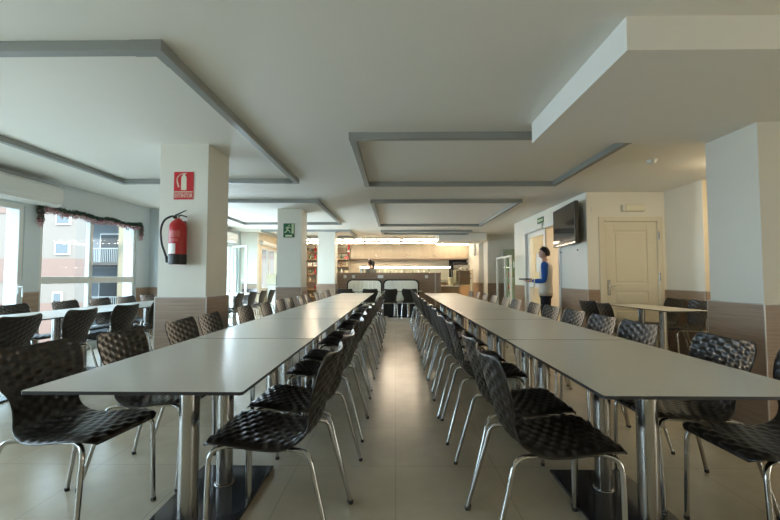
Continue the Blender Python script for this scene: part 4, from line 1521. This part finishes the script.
hand(mb, (-0.11, 0.24, 1.06), (0.2, 1, -0.1), (0, 0, -1), -1, 0.5, 0.9)
hand(mb, (0.11, 0.24, 1.06), (-0.2, 1, -0.1), (0, 0, -1), 1, 0.5, 0.9)
mb.build('body', ['skin', 'eye', 'lip'], wo)
hc = hair_cap('hair', (0, 0.025, 1.615), 0.232, 'brown_hair', wo, low=-0.40)
mb = MB()
mb.sweep(smooth_path([(0, -0.07, 1.66), (0, -0.125, 1.63), (0, -0.14, 1.55), (0, -0.135, 1.45), (0, -0.12, 1.38)], 6), [0.03 + 0.016 * math.sin(PI * (i / 24) ** 0.8) if i < 20 else 0.034 - 0.006 * (i - 19) for i in range(25)], 12)
mb.build('ponytail', 'brown_hair', hc, True)
mb = MB()
add_mesh(mb, skin_mesh([((0, 0, 0.84), (0.15, 0.118)), ((0, 0, 1.10), (0.13, 0.10)), ((0, -0.005, 1.25), (0.143, 0.11)), ((0, -0.012, 1.37), (0.105, 0.085)), ((0, -0.003, 1.42), 0.06),
                        ((-0.15, -0.01, 1.365), 0.064), ((-0.18, -0.01, 1.20), 0.053), ((-0.186, 0.008, 1.075), 0.048), ((-0.155, 0.12, 1.058), 0.040),
                        ((0.15, -0.01, 1.365), 0.064), ((0.18, -0.01, 1.20), 0.053), ((0.186, 0.008, 1.075), 0.048), ((0.155, 0.12, 1.058), 0.040)],
                       [(0, 1), (1, 2), (2, 3), (3, 4), (3, 5), (5, 6), (6, 7), (7, 8), (3, 9), (9, 10), (10, 11), (11, 12)], 0, 2))
mb.build('jumper', 'grey_top', wo)
mb = MB()
add_mesh(mb, skin_mesh([((0, 0, 0.92), (0.142, 0.112)), ((-0.09, 0.0, 0.85), 0.096), ((-0.09, 0.01, 0.48), 0.066), ((-0.09, -0.015, 0.09), 0.05), ((0.09, 0.0, 0.85), 0.096), ((0.09, 0.01, 0.48), 0.066), ((0.09, -0.015, 0.09), 0.05)],
                       [(0, 1), (1, 2), (2, 3), (0, 4), (4, 5), (5, 6)], 0, 2))
mb.build('trousers', 'navy', wo)
for sx in (-1, 1):
    mb = MB()
    add_mesh(mb, skin_mesh([((sx * 0.09, -0.05, 0.042), 0.042), ((sx * 0.093, 0.05, 0.04), 0.041), ((sx * 0.097, 0.15, 0.033), 0.033)], [(0, 1), (1, 2)], 0, 2))
    mb.build('shoe', 'black', wo)

# ------------------------------------------------------------------ outside the windows
struct(MB().box(-40, -5.3, -12, 45, -3.3, -3.1).build('floor_street', mat('street', (0.22, 0.21, 0.20), 0.9)))
ap = thing('apartment_building', 'pale rendered apartment building with peach bands across the street', 'building', (-17.3, 18.2, -3.1))
w = MB().box(-9.0, 2.05, 0, 1.0, 0, 10)
w.build('wall', 'facade', ap)
for z0, z1, x0, x1 in ((4.0, 5.12, -9.0, 2.05), (7.3, 8.2, -9.0, 2.05), (0.0, 3.0, -9.0, 2.05)):
    MB().box(x0 - 0.03, x1 + 0.03, -0.04, 0.5, z0, z1).build('render_band', 'brick', ap)
for x, z, ww, hh in ((1.45, 5.6, 0.6, 0.5), (1.45, 7.0, 0.6, 0.42), (-2.6, 5.6, 0.7, 0.55), (-2.6, 7.0, 0.6, 0.42), (-0.2, 3.2, 0.35, 0.55), (1.3, 3.2, 0.35, 0.55), (-2.4, 3.2, 0.5, 0.6)):
    f = MB().box(x - ww / 2 - 0.05, x + ww / 2 + 0.05, -0.08, 0.02, z - hh / 2 - 0.05, z + hh / 2 + 0.05).build('window', 'white', ap)
    MB().box(x - ww / 2, x + ww / 2, -0.09, -0.06, z - hh / 2, z + hh / 2).build('pane', 'dark_window', f)
MB().box(-9.2, 2.3, -0.3, 1.2, 10, 10.3).build('roof', 'brick', ap)
bl = thing('balcony_building', 'pale building with railed balconies beside the peach banded building', 'building', (-19.2, 26.0, -3.1))
MB().box(-4.5, 1.5, 0, 5, 0, 10).build('wall', mat('cool_render', (0.22, 0.25, 0.28), 0.8, var=0.1, scale=1.5), bl)
MB().box(1.5, 2.9, -1.6, 5, 0, 10).build('pier', mat('cream_render', (0.31, 0.27, 0.19), 0.8), bl)
for z in (1.9, 5.0, 8.1):
    s = MB().box(-4.5, 1.5, -1.6, 0, z, z + 0.18).build('balcony_slab', 'facade', bl)
    r_ = MB()
    r_.box(-4.5, 1.5, -1.56, -1.52, z + 1.05, z + 1.1)
    for i in range(50):
        r_.box(-4.5 + 0.12 * i, -4.48 + 0.12 * i, -1.55, -1.53, z + 0.18, z + 1.05)
    r_.build('railing', 'white', s)
    for x in (-3.0, -0.2):
        f = MB().box(x - 0.7, x + 0.7, -0.04, 0.02, z + 0.18, z + 2.2).build('window', 'white', bl)
        MB().box(x - 0.62, x + 0.62, -0.06, -0.03, z + 0.25, z + 2.1).build('pane', 'dark_window', f)
fb = thing('street_house', 'tall pale house far off behind the open glass door', 'building', (-14.5, 33.0, -3.1))
MB().box(-6, 5, 0, 5, 0, 13).build('wall', 'facade', fb)
for z in (1.6, 4.4, 7.2):
    s = MB().box(-6, 5, -1.2, 0, z, z + 0.9).build('balcony', 'china', fb)
    for x in (-4, -2.0, 0.2, 2.4):
        MB().box(x - 0.6, x + 0.6, -0.05, 0.02, z + 0.9, z + 2.3).build('window', 'dark_window', fb)
bw = thing('boundary_wall', 'pale boundary wall outside the far window with the roller blind', 'wall', (-7.0, 19.5, -3.1))
MB().box(-1.6, 3, 0, 0.25, 0, 5.2).build('wall', 'facade', bw)
MB().box(-1.65, 3.05, -0.04, 0.29, 5.2, 5.28).build('coping', 'brick', bw)
tr = thing('street_tree', 'leafy green tree in front of the pale house far off', 'tree', (-11.8, 27.0, -3.1))
MB().cyl((0, 0, 0), (0, 0, 3.2), 0.16, 0.09, n=10).build('trunk', 'tan_wood', tr)
mb = MB()
rg = random.Random(2)
for _ in range(1500):
    a, e, r_ = rg.uniform(0, 2 * PI), rg.gauss(0, 0.7), rg.uniform(0.5, 1.0) ** 0.5
    p = Vector((math.cos(a) * math.cos(e) * 1.3, math.sin(a) * math.cos(e) * 1.3, math.sin(e) * 1.5)) * r_ + Vector((0, 0, 4.0))
    d = Vector((rg.gauss(0, 1), rg.gauss(0, 1), rg.gauss(0, 1))).normalized() * 0.13
    q = d.orthogonal().normalized() * 0.07
    mb.bm.faces.new([mb.bm.verts.new(p - q), mb.bm.verts.new(p + d * 0.5 - q * 0.2), mb.bm.verts.new(p + d), mb.bm.verts.new(p + q)])
mb.build('crown', 'leaf', tr)
